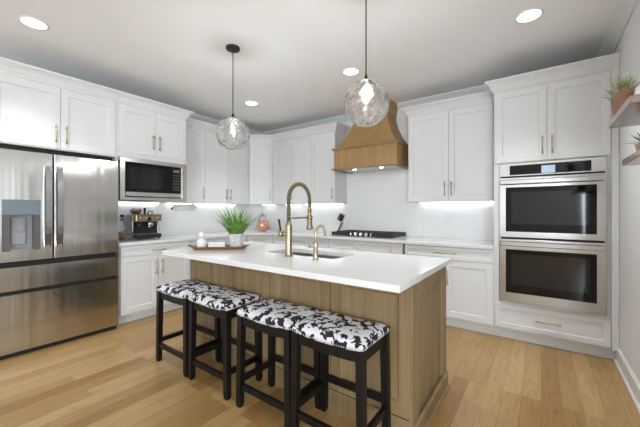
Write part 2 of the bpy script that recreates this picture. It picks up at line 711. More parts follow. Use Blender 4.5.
# ---- microwave cabinet
t = thing('wall_cabinet', 'deep white two-door wall cabinet holding the microwave', 'cabinet', (-4.03, 1.81, 1.37), 0)
MB().box(XA + .002, -3.73, 1.433, 2.178, 1.862, 2.44).build('body', M['cab'], t)
MB().box(XA + .002, -3.73, 1.414, 1.432, 1.372, 2.44).box(XA + .002, -3.73, 2.179, 2.198, 1.372, 2.44).box(XA + .002, -3.76, 1.4325, 2.178, 1.372, 1.382).build('side_panel', M['cab'], t)
doorA(t, -3.73, 1.425, 1.812, 1.905, 2.425, 1.776, 2.06)
doorA(t, -3.73, 1.812, 2.192, 1.905, 2.425, 1.848, 2.06)
MB().sweep([(-3.73, 1.414), (-3.73, 2.198), (-3.99, 2.198)], CABCROWN).build('crown_molding', M['cab'], t)
MB().box(XA + .03, XA + .05, 1.47, 2.14, 1.366, 1.371).build('led_strip', M['led'], t)

# ---- shallow wall cabinets on the left wall
XS = XA + .33
t = thing('wall_cabinet', 'narrow single-door white wall cabinet right of the microwave', 'cabinet', (XA + .16, 2.43, 1.37))
MB().box(XA + .002, XS, 2.20, 2.654, 1.372, 2.44).build('body', M['cab'], t)
doorA(t, XS, 2.215, 2.655, 1.376, 2.425, 2.618, 1.52)
MB().sweep([(XS, 2.20), (XS, 2.6545)], CABCROWN).build('crown_molding', M['cab'], t)
MB().box(XA + .03, XA + .05, 2.25, 2.62, 1.366, 1.371).build('led_strip', M['led'], t)
t = thing('wall_cabinet', 'two-door white wall cabinet behind the nearer-to-fridge glass pendant', 'cabinet', (XA + .16, 3.07, 1.37))
MB().box(XA + .002, XS, 2.656, 3.49, 1.372, 2.44).build('body', M['cab'], t)
doorA(t, XS, 2.656, 3.062, 1.376, 2.425, 3.026, 1.52)
doorA(t, XS, 3.062, 3.488, 1.376, 2.425, 3.098, 1.52)
MB().sweep([(XS, 2.6555), (XS, 3.49 + .012)], CABCROWN).build('crown_molding', M['cab'], t)
MB().box(XA + .03, XA + .05, 2.70, 3.45, 1.366, 1.371).build('led_strip', M['led'], t)

# ---- diagonal corner wall cabinet
YS = YB - .33
c0, c1 = (XS, 3.51), (XA + .61, YS)
t = thing('wall_cabinet', 'angled single-door white wall cabinet filling the corner', 'cabinet', (XA + .2, YB - .2, 1.37))
MB().prism([(XA + .002, 3.505), c0, c1, (c1[0] - .005, YB - .002), (XA + .002, YB - .002)], 1.372, 2.44).build('body', M['cab'], t)
du = Vector((c1[0] - c0[0], c1[1] - c0[1], 0))
Ld = du.length
du.normalize()
dn = Vector((du.y, -du.x, 0))
o0 = Vector((c0[0], c0[1], 1.376)) + du * .012
d = MB().shaker(o0, du, dn, Ld - .024, 1.049).build('door', M['cab'], t)
MB().pull(o0 + du * (Ld - .06) + dn * .02 + UZ * .144, UZ, dn).build('handle', M['pull'], d)
MB().sweep([(XS, 3.503), c0, c1, (c1[0] + .008, YS)], CABCROWN).build('crown_molding', M['cab'], t)
MB().box(XA + .1, XA + .4, YB - .09, YB - .07, 1.366, 1.371).build('led_strip', M['led'], t)

# ---- back wall, left of the hood
t = thing('wall_cabinet', 'narrow single-door white wall cabinet next to the angled corner cabinet', 'cabinet', (-3.51, YB - .16, 1.37))
MB().box(-3.728, -3.305, YS, YB - .002, 1.372, 2.44).build('body', M['cab'], t)
doorB(t, YS, -3.72, -3.304, 1.376, 2.425, None)
MB().sweep([(-3.72, YS), (-3.304, YS)], CABCROWN).build('crown_molding', M['cab'], t)
MB().box(-3.69, -3.35, YB - .06, YB - .04, 1.366, 1.371).build('led_strip', M['led'], t)
t = thing('wall_cabinet', 'two-door white wall cabinet directly left of the wooden hood', 'cabinet', (-2.87, YB - .16, 1.37))
MB().box(-3.303, -2.449, YS, YB - .002, 1.372, 2.44).build('body', M['cab'], t)
doorB(t, YS, -3.303, -2.885, 1.376, 2.425, -3.268, 1.52)
doorB(t, YS, -2.885, -2.449, 1.376, 2.425, -2.487, 1.52)
MB().sweep([(-3.3035, YS), (-2.449, YS), (-2.449, YB - .014)], CABCROWN).build('crown_molding', M['cab'], t)
MB().box(-3.25, -2.50, YB - .06, YB - .04, 1.366, 1.371).build('led_strip', M['led'], t)

# ---- back wall, right of the hood
t = thing('wall_cabinet', 'two-door white wall cabinet between wooden hood and ovens', 'cabinet', (-.87, YB - .16, 1.37))
MB().box(-1.353, -.383, YS, YB - .002, 1.372, 2.44).build('body', M['cab'], t)
MB().box(-.415, -.383, YS - .018, YS, 1.372, 2.44).build('filler_strip', M['cab'], t)
doorB(t, YS, -1.353, -.874, 1.376, 2.425, -.912, 1.52)
doorB(t, YS, -.874, -.417, 1.376, 2.425, -.838, 1.52)
MB().sweep([(-1.353, YB - .014), (-1.353, YS), (-.383, YS)], CABCROWN).build('crown_molding', M['cab'], t)
MB().box(-1.30, -.43, YB - .06, YB - .04, 1.366, 1.371).build('led_strip', M['led'], t)

# ---- tall oven cabinet
YT = 3.51
t = thing('oven_cabinet', 'tall white cabinet built around the double oven', 'cabinet', (.07, 3.8, 0))
MB().box(-.381, .522, YT, YB - .002, 1.722, 2.44).build('upper_box', M['cab'], t)
MB().box(-.381, .522, YT, YB - .002, .1, .372).build('lower_box', M['cab'], t)
MB().box(-.381, -.331, YT, YB - .002, .3725, 1.7215).build('side_panel', M['cab'], t)
MB().box(.445, .522, YT, YB - .002, .3725, 1.7215).build('side_panel', M['cab'], t)
MB().box(.478, .522, YT - .02, YT - .0005, .1, 2.44).build('filler_strip', M['cab'], t)
doorB(t, YT, -.372, .045, 1.728, 2.425, .010, 1.865)
doorB(t, YT, .045, .475, 1.728, 2.425, .082, 1.865)
doorB(t, YT, -.372, .475, .118, .352, .052, .237, 'drawer', True, .045, L=.19)
MB().box(-.381, .522, YT + .05, YT + .065, 0, .099).build('toe_kick', M['cab'], t)
MB().sweep([(-.381, 3.713), (-.381, YT), (.522, YT)], CABCROWN).build('crown_molding', M['cab'], t)

# ---- base cabinets, left wall
XF = XA + .61
t = thing('base_cabinet', 'white base cabinet with wide drawer and two doors under the espresso machine', 'cabinet', (-4.03, 1.84, 0))
MB().box(XA + .002, XF, 1.432, 2.249, .1, .878).build('body', M['cab'], t)
MB().box(XF - .09, XF - .075, 1.432, 2.249, 0, .099).build('toe_kick', M['cab'], t)
doorA(t, XF, 1.436, 2.246, .755, .868, 1.84, .80, 'drawer', True, .035)
doorA(t, XF, 1.436, 1.843, .118, .748, 1.808, .60)
doorA(t, XF, 1.843, 2.246, .118, .748, 1.878, .60)
t = thing('base_cabinet', 'white base cabinet with drawer and doors behind the island tray', 'cabinet', (-4.03, 2.7, 0))
MB().box(XA + .002, XF, 2.251, 3.203, .1, .878).build('body', M['cab'], t)
MB().box(XF - .09, XF - .075, 2.251, 3.203, 0, .099).build('toe_kick', M['cab'], t)
doorA(t, XF, 2.255, 3.20, .755, .868, 2.73, .80, 'drawer', True, .035)
doorA(t, XF, 2.255, 2.728, .118, .748, 2.69, .60)
doorA(t, XF, 2.728, 3.20, .118, .748, 2.765, .60)
# diagonal corner base
YF = YB - .61
b0, b1 = Vector((XF, 3.206, 0)), Vector((XA + .914, YF, 0))
t = thing('base_cabinet', 'angled white base cabinet in the corner under the copper carafe', 'cabinet', (XA + .4, YB - .4, 0))
MB().prism([(XA + .002, 3.206), (b0.x, b0.y), (b1.x, b1.y), (b1.x, YB - .002), (XA + .002, YB - .002)], .1, .878).build('body', M['cab'], t)
bu = (b1 - b0)
Lb = bu.length
bu.normalize()
bn = Vector((bu.y, -bu.x, 0))
k0, k1 = b0 - bn * .08, b1 - bn * .08
MB().prism([(k0.x, k0.y), (k1.x, k1.y), (k1.x - bn.x * .015, k1.y - bn.y * .015), (k0.x - bn.x * .015, k0.y - bn.y * .015)], 0, .099).build('toe_kick', M['cab'], t)
d = MB().shaker(b0 + bu * .02 + UZ * .755, bu, bn, Lb - .04, .113, rail=.035).build('drawer', M['cab'], t)
MB().pull(b0 + bu * (Lb / 2) + bn * .02 + UZ * .812, bu, bn).build('handle', M['pull'], d)
d = MB().shaker(b0 + bu * .02 + UZ * .118, bu, bn, Lb - .04, .63).build('door', M['cab'], t)
MB().pull(b0 + bu * (Lb - .08) + bn * .02 + UZ * .6, UZ, bn).build('handle', M['pull'], d)

# ---- base cabinets, back wall


def base_b(label, x0, x1, drawers, split, hd=True, hL=.2):
    t = thing('base_cabinet', label, 'cabinet', ((x0 + x1) / 2, 3.8, 0))
    MB().box(x0, x1, YF, YB - .002, .1, .878).build('body', M['cab'], t)
    MB().box(x0, x1, YF + .05, YF + .065, 0, .099).build('toe_kick', M['cab'], t)
    for a, b in drawers:
        doorB(t, YF, a, b, .735, .868, (a + b) / 2 if hd else None, .805, 'drawer', True, .035, L=.24)
    doorB(t, YF, x0 + .003, split, .118, .728, split - .04, .545)
    doorB(t, YF, split, x1 - .003, .118, .728, split + .04, .545)
    return t


base_b('white base cabinet between the angled corner base and the cooktop base', b1.x + .001, -2.361, [(b1.x + .003, -2.363)], -2.9)
base_b('white base cabinet directly under the gas cooktop', -2.36, -1.325, [(-2.358, -1.93), (-1.93, -1.47), (-1.47, -1.328)], -1.85, False)
base_b('white base cabinet with one wide drawer left of the ovens', -1.297, -.382, [(-1.294, -.386)], -.853)

# ---- worktop along both walls (one piece, mitred round the corner)
mb = MB()
e = .02
pA, pB = b0 + bn * e, b1 + bn * e
mb.prism([(XA + .001, 1.416), (XF + .04, 1.416), (XF + .04, pA.y), (pB.x, YF - .04), (-.3825, YF - .04), (-.3825, YB - .001), (XA + .001, YB - .001)], .879, .9135, .002)
o = mb.build('worktop', M['quartz'], None, loc=(XA + .3, 3.8, .879))
tag(o, 'white quartz worktop running round the corner along both walls', 'worktop')

# ------------------------------------------------------------------ fridge
t = thing('refrigerator', 'large stainless french-door refrigerator with water dispenser', 'refrigerator', (-3.98, .93, 0))
Y0, Y1, YM = .478, 1.4005, .857
MB().box(-4.30, -3.745, Y0 + .003, Y1 - .018, .045, 1.775, .004).build('body', M['recess'], t)
MB().box(-4.25, -3.755, Y0 + .02, Y1 - .03, 1.776, 1.828, .004).build('gap_shade', M['darkgap'], t)  # black block painting the deep shade in the gap above the fridge
MB().box(-3.744, -3.69, YM - .0053, YM + .0053, .83, 1.78).build('gasket', M['darkgap'], t)
MB().box(-4.28, -3.70, Y0 + .01, Y1 - .01, 0.0, .044).build('base_grille', M['darkgap'], t)


def fdoor(name, y0, y1, z0, z1, mat=None, parent=None, hole=None):
    """slightly bowed front panel"""
    m = MB()
    bm = m.bm
    xs = []
    ys = [y0 + a for a in (0, .0015, .004, .008)] + [y1 - a for a in (.008, .004, .0015, 0)]
    n = len(ys) - 1
    for y in ys:
        edge = min(y - y0, y1 - y)
        xs.append((y, -3.664 - .007 * max(0, 1 - edge / .008) ** 2))
    fr = [[bm.verts.new((x, y, z)) for (y, x) in xs] for z in (z0, z1)]
    bk = [[bm.verts.new((-3.742, y, z)) for (y, x) in xs] for z in (z0, z1)]
    for i in range(n):
        f = bm.faces.new((fr[0][i], fr[0][i + 1], fr[1][i + 1], fr[1][i]))
        bm.faces.new((bk[0][i + 1], bk[0][i], bk[1][i], bk[1][i + 1]))
        bm.faces.new((fr[1][i], fr[1][i + 1], bk[1][i + 1], bk[1][i]))
        bm.faces.new((bk[0][i], bk[0][i + 1], fr[0][i + 1], fr[0][i]))
    bm.faces.new((fr[0][0], fr[1][0], bk[1][0], bk[0][0]))
    bm.faces.new((fr[0][n], bk[0][n], bk[1][n], fr[1][n]))
    bmesh.ops.recalc_face_normals(bm, faces=bm.faces[:])
    return m.build(name, mat or M['fridge'], parent or t)


def frame_door(name, y0, y1, z0, z1, hy0, hy1, hz0, hz1):
    """door panel with a rectangular opening, made of one joined mesh"""
    m = MB()
    bm = m.bm
    x = -3.664
    O = [(y0, z0), (y1, z0), (y1, z1), (y0, z1)]
    H = [(hy0, hz0), (hy1, hz0), (hy1, hz1), (hy0, hz1)]
    fo = [bm.verts.new((x, a, b)) for a, b in O]
    fh = [bm.verts.new((x, a, b)) for a, b in H]
    bo = [bm.verts.new((-3.742, a, b)) for a, b in O]
    bh = [bm.verts.new((-3.735, a, b)) for a, b in H]
    for i in range(4):
        j = (i + 1) % 4
        bm.faces.new((fo[i], fo[j], fh[j], fh[i]))
        bm.faces.new((fh[i], fh[j], bh[j], bh[i]))
        bm.faces.new((fo[j], fo[i], bo[i], bo[j]))
    bm.faces.new(bh)
    bm.faces.new(list(reversed(bo)))
    bmesh.ops.recalc_face_normals(bm, faces=bm.faces[:])
    return m.build(name, M['fridge'], t)


dl = frame_door('door', Y0, YM - .0055, .825, 1.785, .524, .768, .915, 1.358)
dr = fdoor('door', YM + .0055, Y1, .825, 1.785)
# dispenser set into the left door
MB().box(-3.668, -3.660, .526, .766, 1.226, 1.356, .002).build('display_panel', M['panelblue'], dl)
MB().box(-3.733, -3.72, .526, .766, .917, 1.225).build('dispenser_back', M['greyplastic'], dl)
MB().box(-3.719, -3.662, .526, .572, .917, 1.225).box(-3.719, -3.662, .722, .766, .917, 1.225).build('dispenser_cheek', M['recess'], dl)
MB().box(-3.719, -3.700, .582, .680, .965, 1.20, .006).box(-3.699, -3.695, .617, .665, 1.08, 1.18, .003).build('paddle', M['greyplastic'], dl)
MB().box(-3.70, -3.661, .573, .721, .917, .93).build('drip_ledge', M['chrome'], dl)


def fhandle(yc, z0, z1, parent):
    m = MB()
    n = 12
    ring = []
    for i in range(n + 1):
        s = i / n
        z = z0 + (z1 - z0) * s
        bow = .052 * (1 - (2 * s - 1) ** 4 * .75)
        ring.append((-3.664 + bow, z))
    pts = [m.bm.verts.new((x, yc + dy, z)) for (x, z) in ring for dy in (-.022, .022)]
    bk = [m.bm.verts.new((x - .016, yc + dy, z)) for (x, z) in ring for dy in (-.018, .018)]
    for i in range(n):
        a = 2 * i
        for q in ((pts[a], pts[a + 1], pts[a + 3], pts[a + 2]), (bk[a + 1], bk[a], bk[a + 2], bk[a + 3]),
                  (pts[a], pts[a + 2], bk[a + 2], bk[a]), (pts[a + 1], bk[a + 1], bk[a + 3], pts[a + 3])):
            m.bm.faces.new(q)
    m.bm.faces.new((pts[0], bk[0], bk[1], pts[1]))
    m.bm.faces.new((pts[-2], pts[-1], bk[-1], bk[-2]))
    bmesh.ops.recalc_face_normals(m.bm, faces=m.bm.faces[:])
    for z in (z0 + .012, z1 - .012):
        m.box(-3.663, -3.642, yc - .014, yc + .014, z - .011, z + .011)
    return m.build('handle', M['fhandle'], parent)


fhandle(.818, .93, 1.672, dl)
fhandle(.900, .93, 1.672, dr)
MB().box(-3.6635, -3.661, 1.25, 1.345, 1.712, 1.726).build('badge', M['chrome'], dr)
d1 = fdoor('drawer', Y0, Y1, .575, .770)
d2 = fdoor('drawer', Y0, Y1, .045, .535)
MB().box(-3.74, -3.69, Y0 + .006, Y1 - .03, .772, .822).build('finger_channel', M['darkgap'], d1)
MB().box(-3.74, -3.69, Y0 + .006, Y1 - .03, .537, .573).build('finger_channel', M['darkgap'], d2)
MB().box(-3.74, -3.662, Y1 - .028, Y1 - .002, .771, .82).box(-3.672, -3.662, Y0, Y1, .771, .776).build('channel_trim', M['chrome'], d1)
MB().box(-3.74, -3.662, Y1 - .028, Y1 - .002, .536, .572).box(-3.672, -3.662, Y0, Y1, .536, .541).build('channel_trim', M['chrome'], d2)

# ------------------------------------------------------------------ microwave
t = thing('microwave', 'stainless built-in microwave with black glass front', 'microwave', (-3.95, 1.81, 1.384))
y0, y1, z0, z1 = 1.434, 2.177, 1.383, 1.860
MB().box(-4.25, -3.74, 1.46, 2.15, 1.40, 1.845).build('body', M['recess'], t)
m = MB()   # sloped trim frame
O = [(1.416, 1.374), (2.197, 1.374), (2.197, 1.858), (1.416, 1.858)]
I = [(1.483, 1.425), (2.123, 1.425), (2.123, 1.795), (1.483, 1.795)]
rs = [[m.bm.verts.new((x, a, b)) for a, b in R] for x, R in ((-3.729, O), (-3.712, O), (-3.690, [(a + (.008 if a < 1.8 else -.008), b + (.008 if b < 1.6 else -.008)) for a, b in O]), (-3.690, [(a - (.012 if a < 1.8 else -.012), b - (.012 if b < 1.6 else -.012)) for a, b in I]), (-3.712, I), (-3.729, I))]
for A, B in zip(rs, rs[1:] + rs[:1]):
    for i in range(4):
        j = (i + 1) % 4
        m.bm.faces.new((A[i], A[j], B[j], B[i]))
bmesh.ops.recalc_face_normals(m.bm, faces=m.bm.faces[:])
m.build('trim_frame', M['steel'], t)
d = MB().box(-3.739, -3.708, 1.4845, 2.0, 1.478, 1.793, .002).build('door', M['glassblack'], t)
MB().box(-3.709, -3.706, 1.52, 1.90, 1.515, 1.755).build('window', M['ovenglass'], d)
MB().box(-3.739, -3.702, 1.4845, 2.1215, 1.428, 1.4765, .004).build('bottom_rail', M['steel'], t)
cp = MB().box(-3.739, -3.708, 2.003, 2.1215, 1.478, 1.793, .002).build('control_panel', M['glassblack'], t)
k = MB()
for i in range(6):
    for j in range(3):
        k.box(-3.709, -3.7072, 2.022 + j * .03, 2.042 + j * .03, 1.52 + i * .035, 1.534 + i * .035)
k.build('keypad', M['recess'], cp)
MB().box(-3.709, -3.707, 2.022, 2.10, 1.74, 1.77).build('clock_display', M['panelblue'], cp)

# ------------------------------------------------------------------ double oven
t = thing('double_oven', 'stainless double wall oven stacked in the tall cabinet', 'oven', (.055, 3.8, .374))
ox0, ox1 = -.328, .442
MB().box(ox0 + .005, ox1 - .005, 3.512, 4.08, .385, 1.715).build('body', M['recess'], t)
MB().box(ox0 - .008, ox1 + .008, 3.495, 3.509, .376, 1.719).build('mounting_flange', M['steelx'], t)
p = MB().box(ox0, ox1, 3.468, 3.4915, 1.592, 1.716, .003).build('control_panel', M['steelx'], t)
MB().box(-.245, .348, 3.4645, 3.469, 1.604, 1.694, .001).build('control_glass', M['glassblack'], p)
MB().box(.003, .103, 3.463, 3.4655, 1.608, 1.676).build('display', M['display'], p)


def oven_door(z0, z1, wz0, wz1, hz):
    m = MB()
    O = [(ox0, z0), (ox1, z0), (ox1, z1), (ox0, z1)]
    I = [(-.277, wz0), (.383, wz0), (.383, wz1), (-.277, wz1)]
    rs = [[m.bm.verts.new((a, y, b)) for a, b in R] for y, R in ((3.4915, O), (3.462, O), (3.460, [(a + (.003 if a < 0 else -.003), b + (.003 if b < (z0 + z1) / 2 else -.003)) for a, b in O]), (3.460, I), (3.464, I), (3.4915, I))]
    for A, B in zip(rs, rs[1:] + rs[:1]):
        for i in range(4):
            j = (i + 1) % 4
            m.bm.faces.new((A[i], A[j], B[j], B[i]))
    bmesh.ops.recalc_face_normals(m.bm, faces=m.bm.faces[:])
    d = m.build('door', M['steelx'], t)
    MB().box(-.276, .382, 3.463, 3.491, wz0 + .001, wz1 - .001).build('glass_border', M['glassblack'], d)
    MB().box(-.232, .338, 3.4618, 3.4635, wz0 + .075, wz1 - .045).build('window', M['ovenglass'], d)
    h = MB()
    h.box(ox0 + .006, ox1 - .012, 3.415, 3.437, hz - .022, hz + .022, .007, 2)
    for x in (ox0 + .05, ox1 - .06):
        h.box(x - .015, x + .015, 3.435, 3.461, hz - .014, hz + .014)
    h.build('handle', M['steelx'], d)
    return d


oven_door(1.008, 1.578, 1.062, 1.486, 1.534)
oven_door(.396, .990, .478, .893, .948)
for a, b in ((1.580, 1.590), (.992, 1.006)):
    MB().box(ox0 + .01, ox1 - .01, 3.470, 3.4915, a, b).build('vent_gap', M['darkgap'], t)
MB().box(.03, .10, 3.4585, 3.4605, .425, .434).build('badge', M['chrome'], t)

# ------------------------------------------------------------------ range hood
HX = -1.898
t = thing('range_hood', 'flared oak range hood with mouldings above the cooktop', 'hood', (HX, 3.86, 1.83))
hf, hw = 3.60, .457
yb = YB - .014
MB().box(HX - hw, HX + hw, hf, hf + .025, 1.845, 2.10).box(HX - hw, HX - hw + .025, hf + .025, yb, 1.845, 2.10).box(HX + hw - .025, HX + hw, hf + .025, yb, 1.845, 2.10).build('skirt', M['hood'], t)
LIP = [(0, 2.095), (.012, 2.095), (.026, 2.112), (.028, 2.124), (.0, 2.132), (-.03, 2.132), (-.03, 2.095)]
path = [(HX - hw, yb), (HX - hw, hf), (HX + hw, hf), (HX + hw, yb)]
MB().sweep(path, [(o - .0, z + .006) for o, z in LIP]).build('upper_molding', M['hoodx'], t)
MB().sweep(path, [(0, 1.830), (.022, 1.830), (.026, 1.838), (.022, 1.848), (.004, 1.854), (-.03, 1.854), (-.03, 1.830)]).build('lower_molding', M['hoodx'], t)
m = MB()
secs = []
for i in range(13):
    s = i / 12
    c = (1 - s) ** 1.7
    secs.append((2.139 + s * .425, .252 + (.440 - .252) * c, 3.80 - (3.80 - 3.622) * c))
rings = []
for z, hwid, yf in secs:
    rings.append([m.bm.verts.new(p) for p in ((HX - hwid, yb, z), (HX - hwid, yf, z), (HX + hwid, yf, z), (HX + hwid, yb, z))])
for A, B in zip(rings, rings[1:]):
    for k in range(3):
        m.bm.faces.new((A[k], A[k + 1], B[k + 1], B[k]))
    m.bm.faces.new((A[3], A[0], B[0], B[3]))
m.bm.faces.new(rings[0])
m.bm.faces.new(rings[-1])
bmesh.ops.recalc_face_normals(m.bm, faces=m.bm.faces[:])
m.build('flared_body', M['hood'], t)
m = MB()
rings = []
for z, hwid, yf in ((2.565, .262, 3.79), (2.60, .264, 3.787), (2.66, .272, 3.776), (2.70, .284, 3.76), (2.736, .29, 3.75)):
    rings.append([m.bm.verts.new(p) for p in ((HX - hwid, yb, z), (HX - hwid, yf, z), (HX + hwid, yf, z), (HX + hwid, yb, z))])
for A, B in zip(rings, rings[1:]):
    for k in range(4):
        m.bm.faces.new((A[k], A[(k + 1) % 4], B[(k + 1) % 4], B[k]))
m.bm.faces.new(rings[0])
m.bm.faces.new(rings[-1])
bmesh.ops.recalc_face_normals(m.bm, faces=m.bm.faces[:])
m.build('top_collar', M['hood'], t)
ins = MB().box(HX - .40, HX + .40, hf + .06, yb - .01, 1.832, 1.86, .003).build('insert', M['steelx'], t)
for dx in (-.2, .2):
    MB().lathe([(.0, 0), (.020, 0), (.021, .004)], (HX + dx, hf + .13, 1.8285), 20).build('lamp', M['hoodlamp'], ins)

# ------------------------------------------------------------------ cooktop
t = thing('gas_cooktop', 'stainless gas cooktop with black grates under the wooden hood', 'cooktop', (HX, 3.82, .914))
cx0, cx1, cy0, cy1 = HX - .487, HX + .427, 3.545, 4.06
MB().box(cx0, cx1, cy0, cy1, .9145, .926, .003).build('tray', M['steelx'], t)


def grate(x0, x1, y0, y1):
    m = MB()
    z = .974
    w_, h_ = .014, .042
    for y in (y0, y1):
        m.box(x0, x1, y - w_ / 2, y + w_ / 2, z - h_, z)
    for x in (x0 + w_ / 2, x1 - w_ / 2):
        m.box(x - w_ / 2, x + w_ / 2, y0, y1, z - h_, z)
    for i in range(1, 4):
        x = x0 + (x1 - x0) * i / 4
        m.box(x - .005, x + .005, y0, y1, z - .018, z - .001)
    for i in range(1, 4):
        y = y0 + (y1 - y0) * i / 4
        m.box(x0, x1, y - .005, y + .005, z - .018, z - .001)
    for x in (x0 + .012, x1 - .012):
        for y in (y0 + .004, y1 - .004):
            m.box(x - .008, x + .008, y - .008, y + .008, .926, z - .01)
    m.build('grate', M['iron'], t)


grate(cx0 + .012, cx0 + .292, cy0 + .03, cy1 - .02)
grate(cx0 + .300, cx1 - .300, cy0 + .15, cy1 - .02)
grate(cx1 - .292, cx1 - .012, cy0 + .03, cy1 - .02)
for bx, by, r in ((cx0 + .15, cy0 + .14, .035), (cx0 + .15, cy1 - .13, .045), (HX, cy0 + .30, .055), (cx1 - .15, cy0 + .14, .045), (cx1 - .15, cy1 - .13, .035)):
    MB().lathe([(r * 1.3, 0), (r * 1.3, .006), (r, .01), (r, .018), (r * .6, .022), (0, .022)], (bx, by, .926), 20).build('burner', M['iron'], t)
for i in range(5):
    MB().lathe([(.027, 0), (.027, .006), (.024, .009), (.022, .047), (.0, .048)], (-2.10 + i * .079, cy0 + .075, .9262), 18).build('knob', M['chrome'], t)

# ------------------------------------------------------------------ island
IX0, IX1, IY0, IY1 = -2.655, -.553, 1.61, 2.32
t = thing('kitchen_island', 'oak island cabinet with panelled front under the white top', 'island', ((IX0 + IX1) / 2, 1.96, 0))
MB().box(IX0 + .02, IX1 - .02, IY0 + .021, IY0 + .04, 0.0, .878).build('front_board', M['island'], t)
MB().box(IX0 + .02, IX1 - .02, IY1 - .02, IY1, .1, .878).build('back_board', M['island'], t)
MB().box(IX0, IX0 + .02, IY0 + .02, IY1, 0, .878).build('end_panel', M['island'], t)
xs = [IX0, -2.144, -1.613, -1.08, IX1]
for a, b in zip(xs, xs[1:]):
    g = .003
    MB().shaker((a + g, IY0 + .02, .138), UX, -UY, b - a - 2 * g, .738, rail=.075, rec=.012, step=.008).build('door', M['island'], t)
MB().box(IX0, IX1 - .001, IY0 - .001, IY0 + .0205, 0, .133).build('plinth', M['island'], t)
e_ = MB().shaker((IX1 - .02, IY0 + .022, .0), UY, UX, IY1 - IY0 - .022, .878, rail=.085, rec=.015, t=.02, step=.014).build('end_panel', M['island'], t)
MB().box(IX1 - .0195, IX1 + .002, IY0 - .002, IY0 + .0205, .0, .878, .002).build('corner_post', M['island'], t)
MB().sweep([(IX1 + .0005, IY1), (IX1 + .0005, IY0)][::-1], [(0, 0), (.02, 0), (.02, .012), (.013, .02), (.013, .098), (.004, .112), (0, .112)]).build('baseboard', M['island'], t)

# top with a hole for the sink
TX0, TX1, TY0, TY1 = -2.690, -.531, 1.365, 2.37
SX0, SX1, SY0, SY1 = -1.890, -1.205, 1.84, 2.17
mb = MB()
bm = mb.bm


def rring(x0, x1, y0, y1, r, z, n=5):
    out = []
    for cxx, cyy, a0 in ((x0 + r, y0 + r, PI), (x1 - r, y0 + r, 1.5 * PI), (x1 - r, y1 - r, 0), (x0 + r, y1 - r, .5 * PI)):
        for i in range(n):
            a = a0 + .5 * PI * i / (n - 1)
            out.append((cxx + r * math.cos(a), cyy + r * math.sin(a), z))
    return out


zt, zb = .914, .880


def mk(l):
    return [bm.verts.new(p) for p in l]


Rs = [mk(rring(SX0, SX1, SY0, SY1, .03, zb)), mk(rring(TX0, TX1, TY0, TY1, .006, zb)), mk(rring(TX0, TX1, TY0, TY1, .006, zt - .003)),
      mk(rring(TX0 + .003, TX1 - .003, TY0 + .003, TY1 - .003, .006, zt)), mk(rring(SX0, SX1, SY0, SY1, .03, zt))]
for A, B in zip(Rs, Rs[1:] + Rs[:1]):
    for i in range(len(A)):
        j = (i + 1) % len(A)
        bm.faces.new((A[i], A[j], B[j], B[i]))
bmesh.ops.recalc_face_normals(bm, faces=bm.faces[:])
o = mb.build('island_countertop', M['quartz'], None, loc=((TX0 + TX1) / 2, (TY0 + TY1) / 2, .88))
tag(o, 'white quartz slab top overhanging the oak island', 'countertop')

# sink
t = thing('kitchen_sink', 'undermount stainless sink set into the island top', 'sink', ((SX0 + SX1) / 2, (SY0 + SY1) / 2, .66))
m = MB()
bm = m.bm
o_ = .006
L = [mk(rring(SX0 - .03, SX1 + .03, SY0 - .03, SY1 + .03, .05, .8785)), mk(rring(SX0 - o_, SX1 + o_, SY0 - o_, SY1 + o_, .035, .8785)),
     mk(rring(SX0 - o_, SX1 + o_, SY0 - o_, SY1 + o_, .035, .70)), mk(rring(SX0 + .02, SX1 - .02, SY0 + .02, SY1 - .02, .03, .672))]
for A, B in zip(L, L[1:]):
    for i in range(len(A)):
        j = (i + 1) % len(A)
        bm.faces.new((A[i], A[j], B[j], B[i]))
bm.faces.new(L[-1])
bmesh.ops.recalc_face_normals(bm, faces=bm.faces[:])
m.build('basin', M['basin'], t)
MB().lathe([(.0, 0), (.03, 0), (.045, .004), (.045, .0)], ((SX0 + SX1) / 2, (SY0 + SY1) / 2, .673), 20).build('drain', M['chrome'], t)

# ------------------------------------------------------------------ spring faucet
fx, fy = -1.564, 1.760
t = thing('kitchen_faucet', 'tall brass spring-neck faucet with pull-down head behind the sink', 'faucet', (fx, fy, .914))
MB().lathe([(.033, 0), (.033, .006), (.028, .010), (.0265, .02), (.0265, .235), (.024, .245), (.018, .25), (.018, .27), (.0, .27)], (fx, fy, .9145), 24).build('body', M['brass'], t)
path = [(fx, fy, 1.18), (fx, fy, 1.24), (fx, fy, 1.30), (fx, fy, 1.35)]
R = .13
for i in range(1, 19):
    a = PI - PI * i / 18
    path.append((fx, fy + R + R * math.cos(a), 1.35 + R * .96 * math.sin(a)))
path.append((fx, fy + 2 * R, 1.30))
neck = MB().tube(path, .0125, 12).build('hose', M['bronze'], t)
# coil spring round the hose
cum = [0]
for a, b in zip(path, path[1:]):
    cum.append(cum[-1] + (Vector(b) - Vector(a)).length)
coil = []
turns = 46
for i in range(turns * 8 + 1):
    s = cum[-1] * i / (turns * 8)
    j = max(k for k in range(len(cum)) if cum[k] <= s + 1e-9)
    j = min(j, len(path) - 2)
    f = (s - cum[j]) / (cum[j + 1] - cum[j])
    A, B = Vector(path[j]), Vector(path[j + 1])
    p = A.lerp(B, f)
    dd = (B - A).normalized()
    ax = Vector((1, 0, 0))
    bx = dd.cross(ax).normalized()
    an = 2 * PI * i / 8
    coil.append(p + ax * (.0155 * math.cos(an)) + bx * (.0155 * math.sin(an)))
MB().tube(coil, .0029, 6).build('spring', M['brass'], t)
hy = fy + 2 * R
MB().lathe([(.0, 0), (.020, 0), (.030, .004), (.030, .022), (.023, .034), (.0225, .115), (.017, .125), (.015, .155), (.019, .157), (.019, .172), (.014, .175), (.014, .20), (.0, .2)], (fx, hy, 1.105), 20).build('spray_head', M['brass'], t)
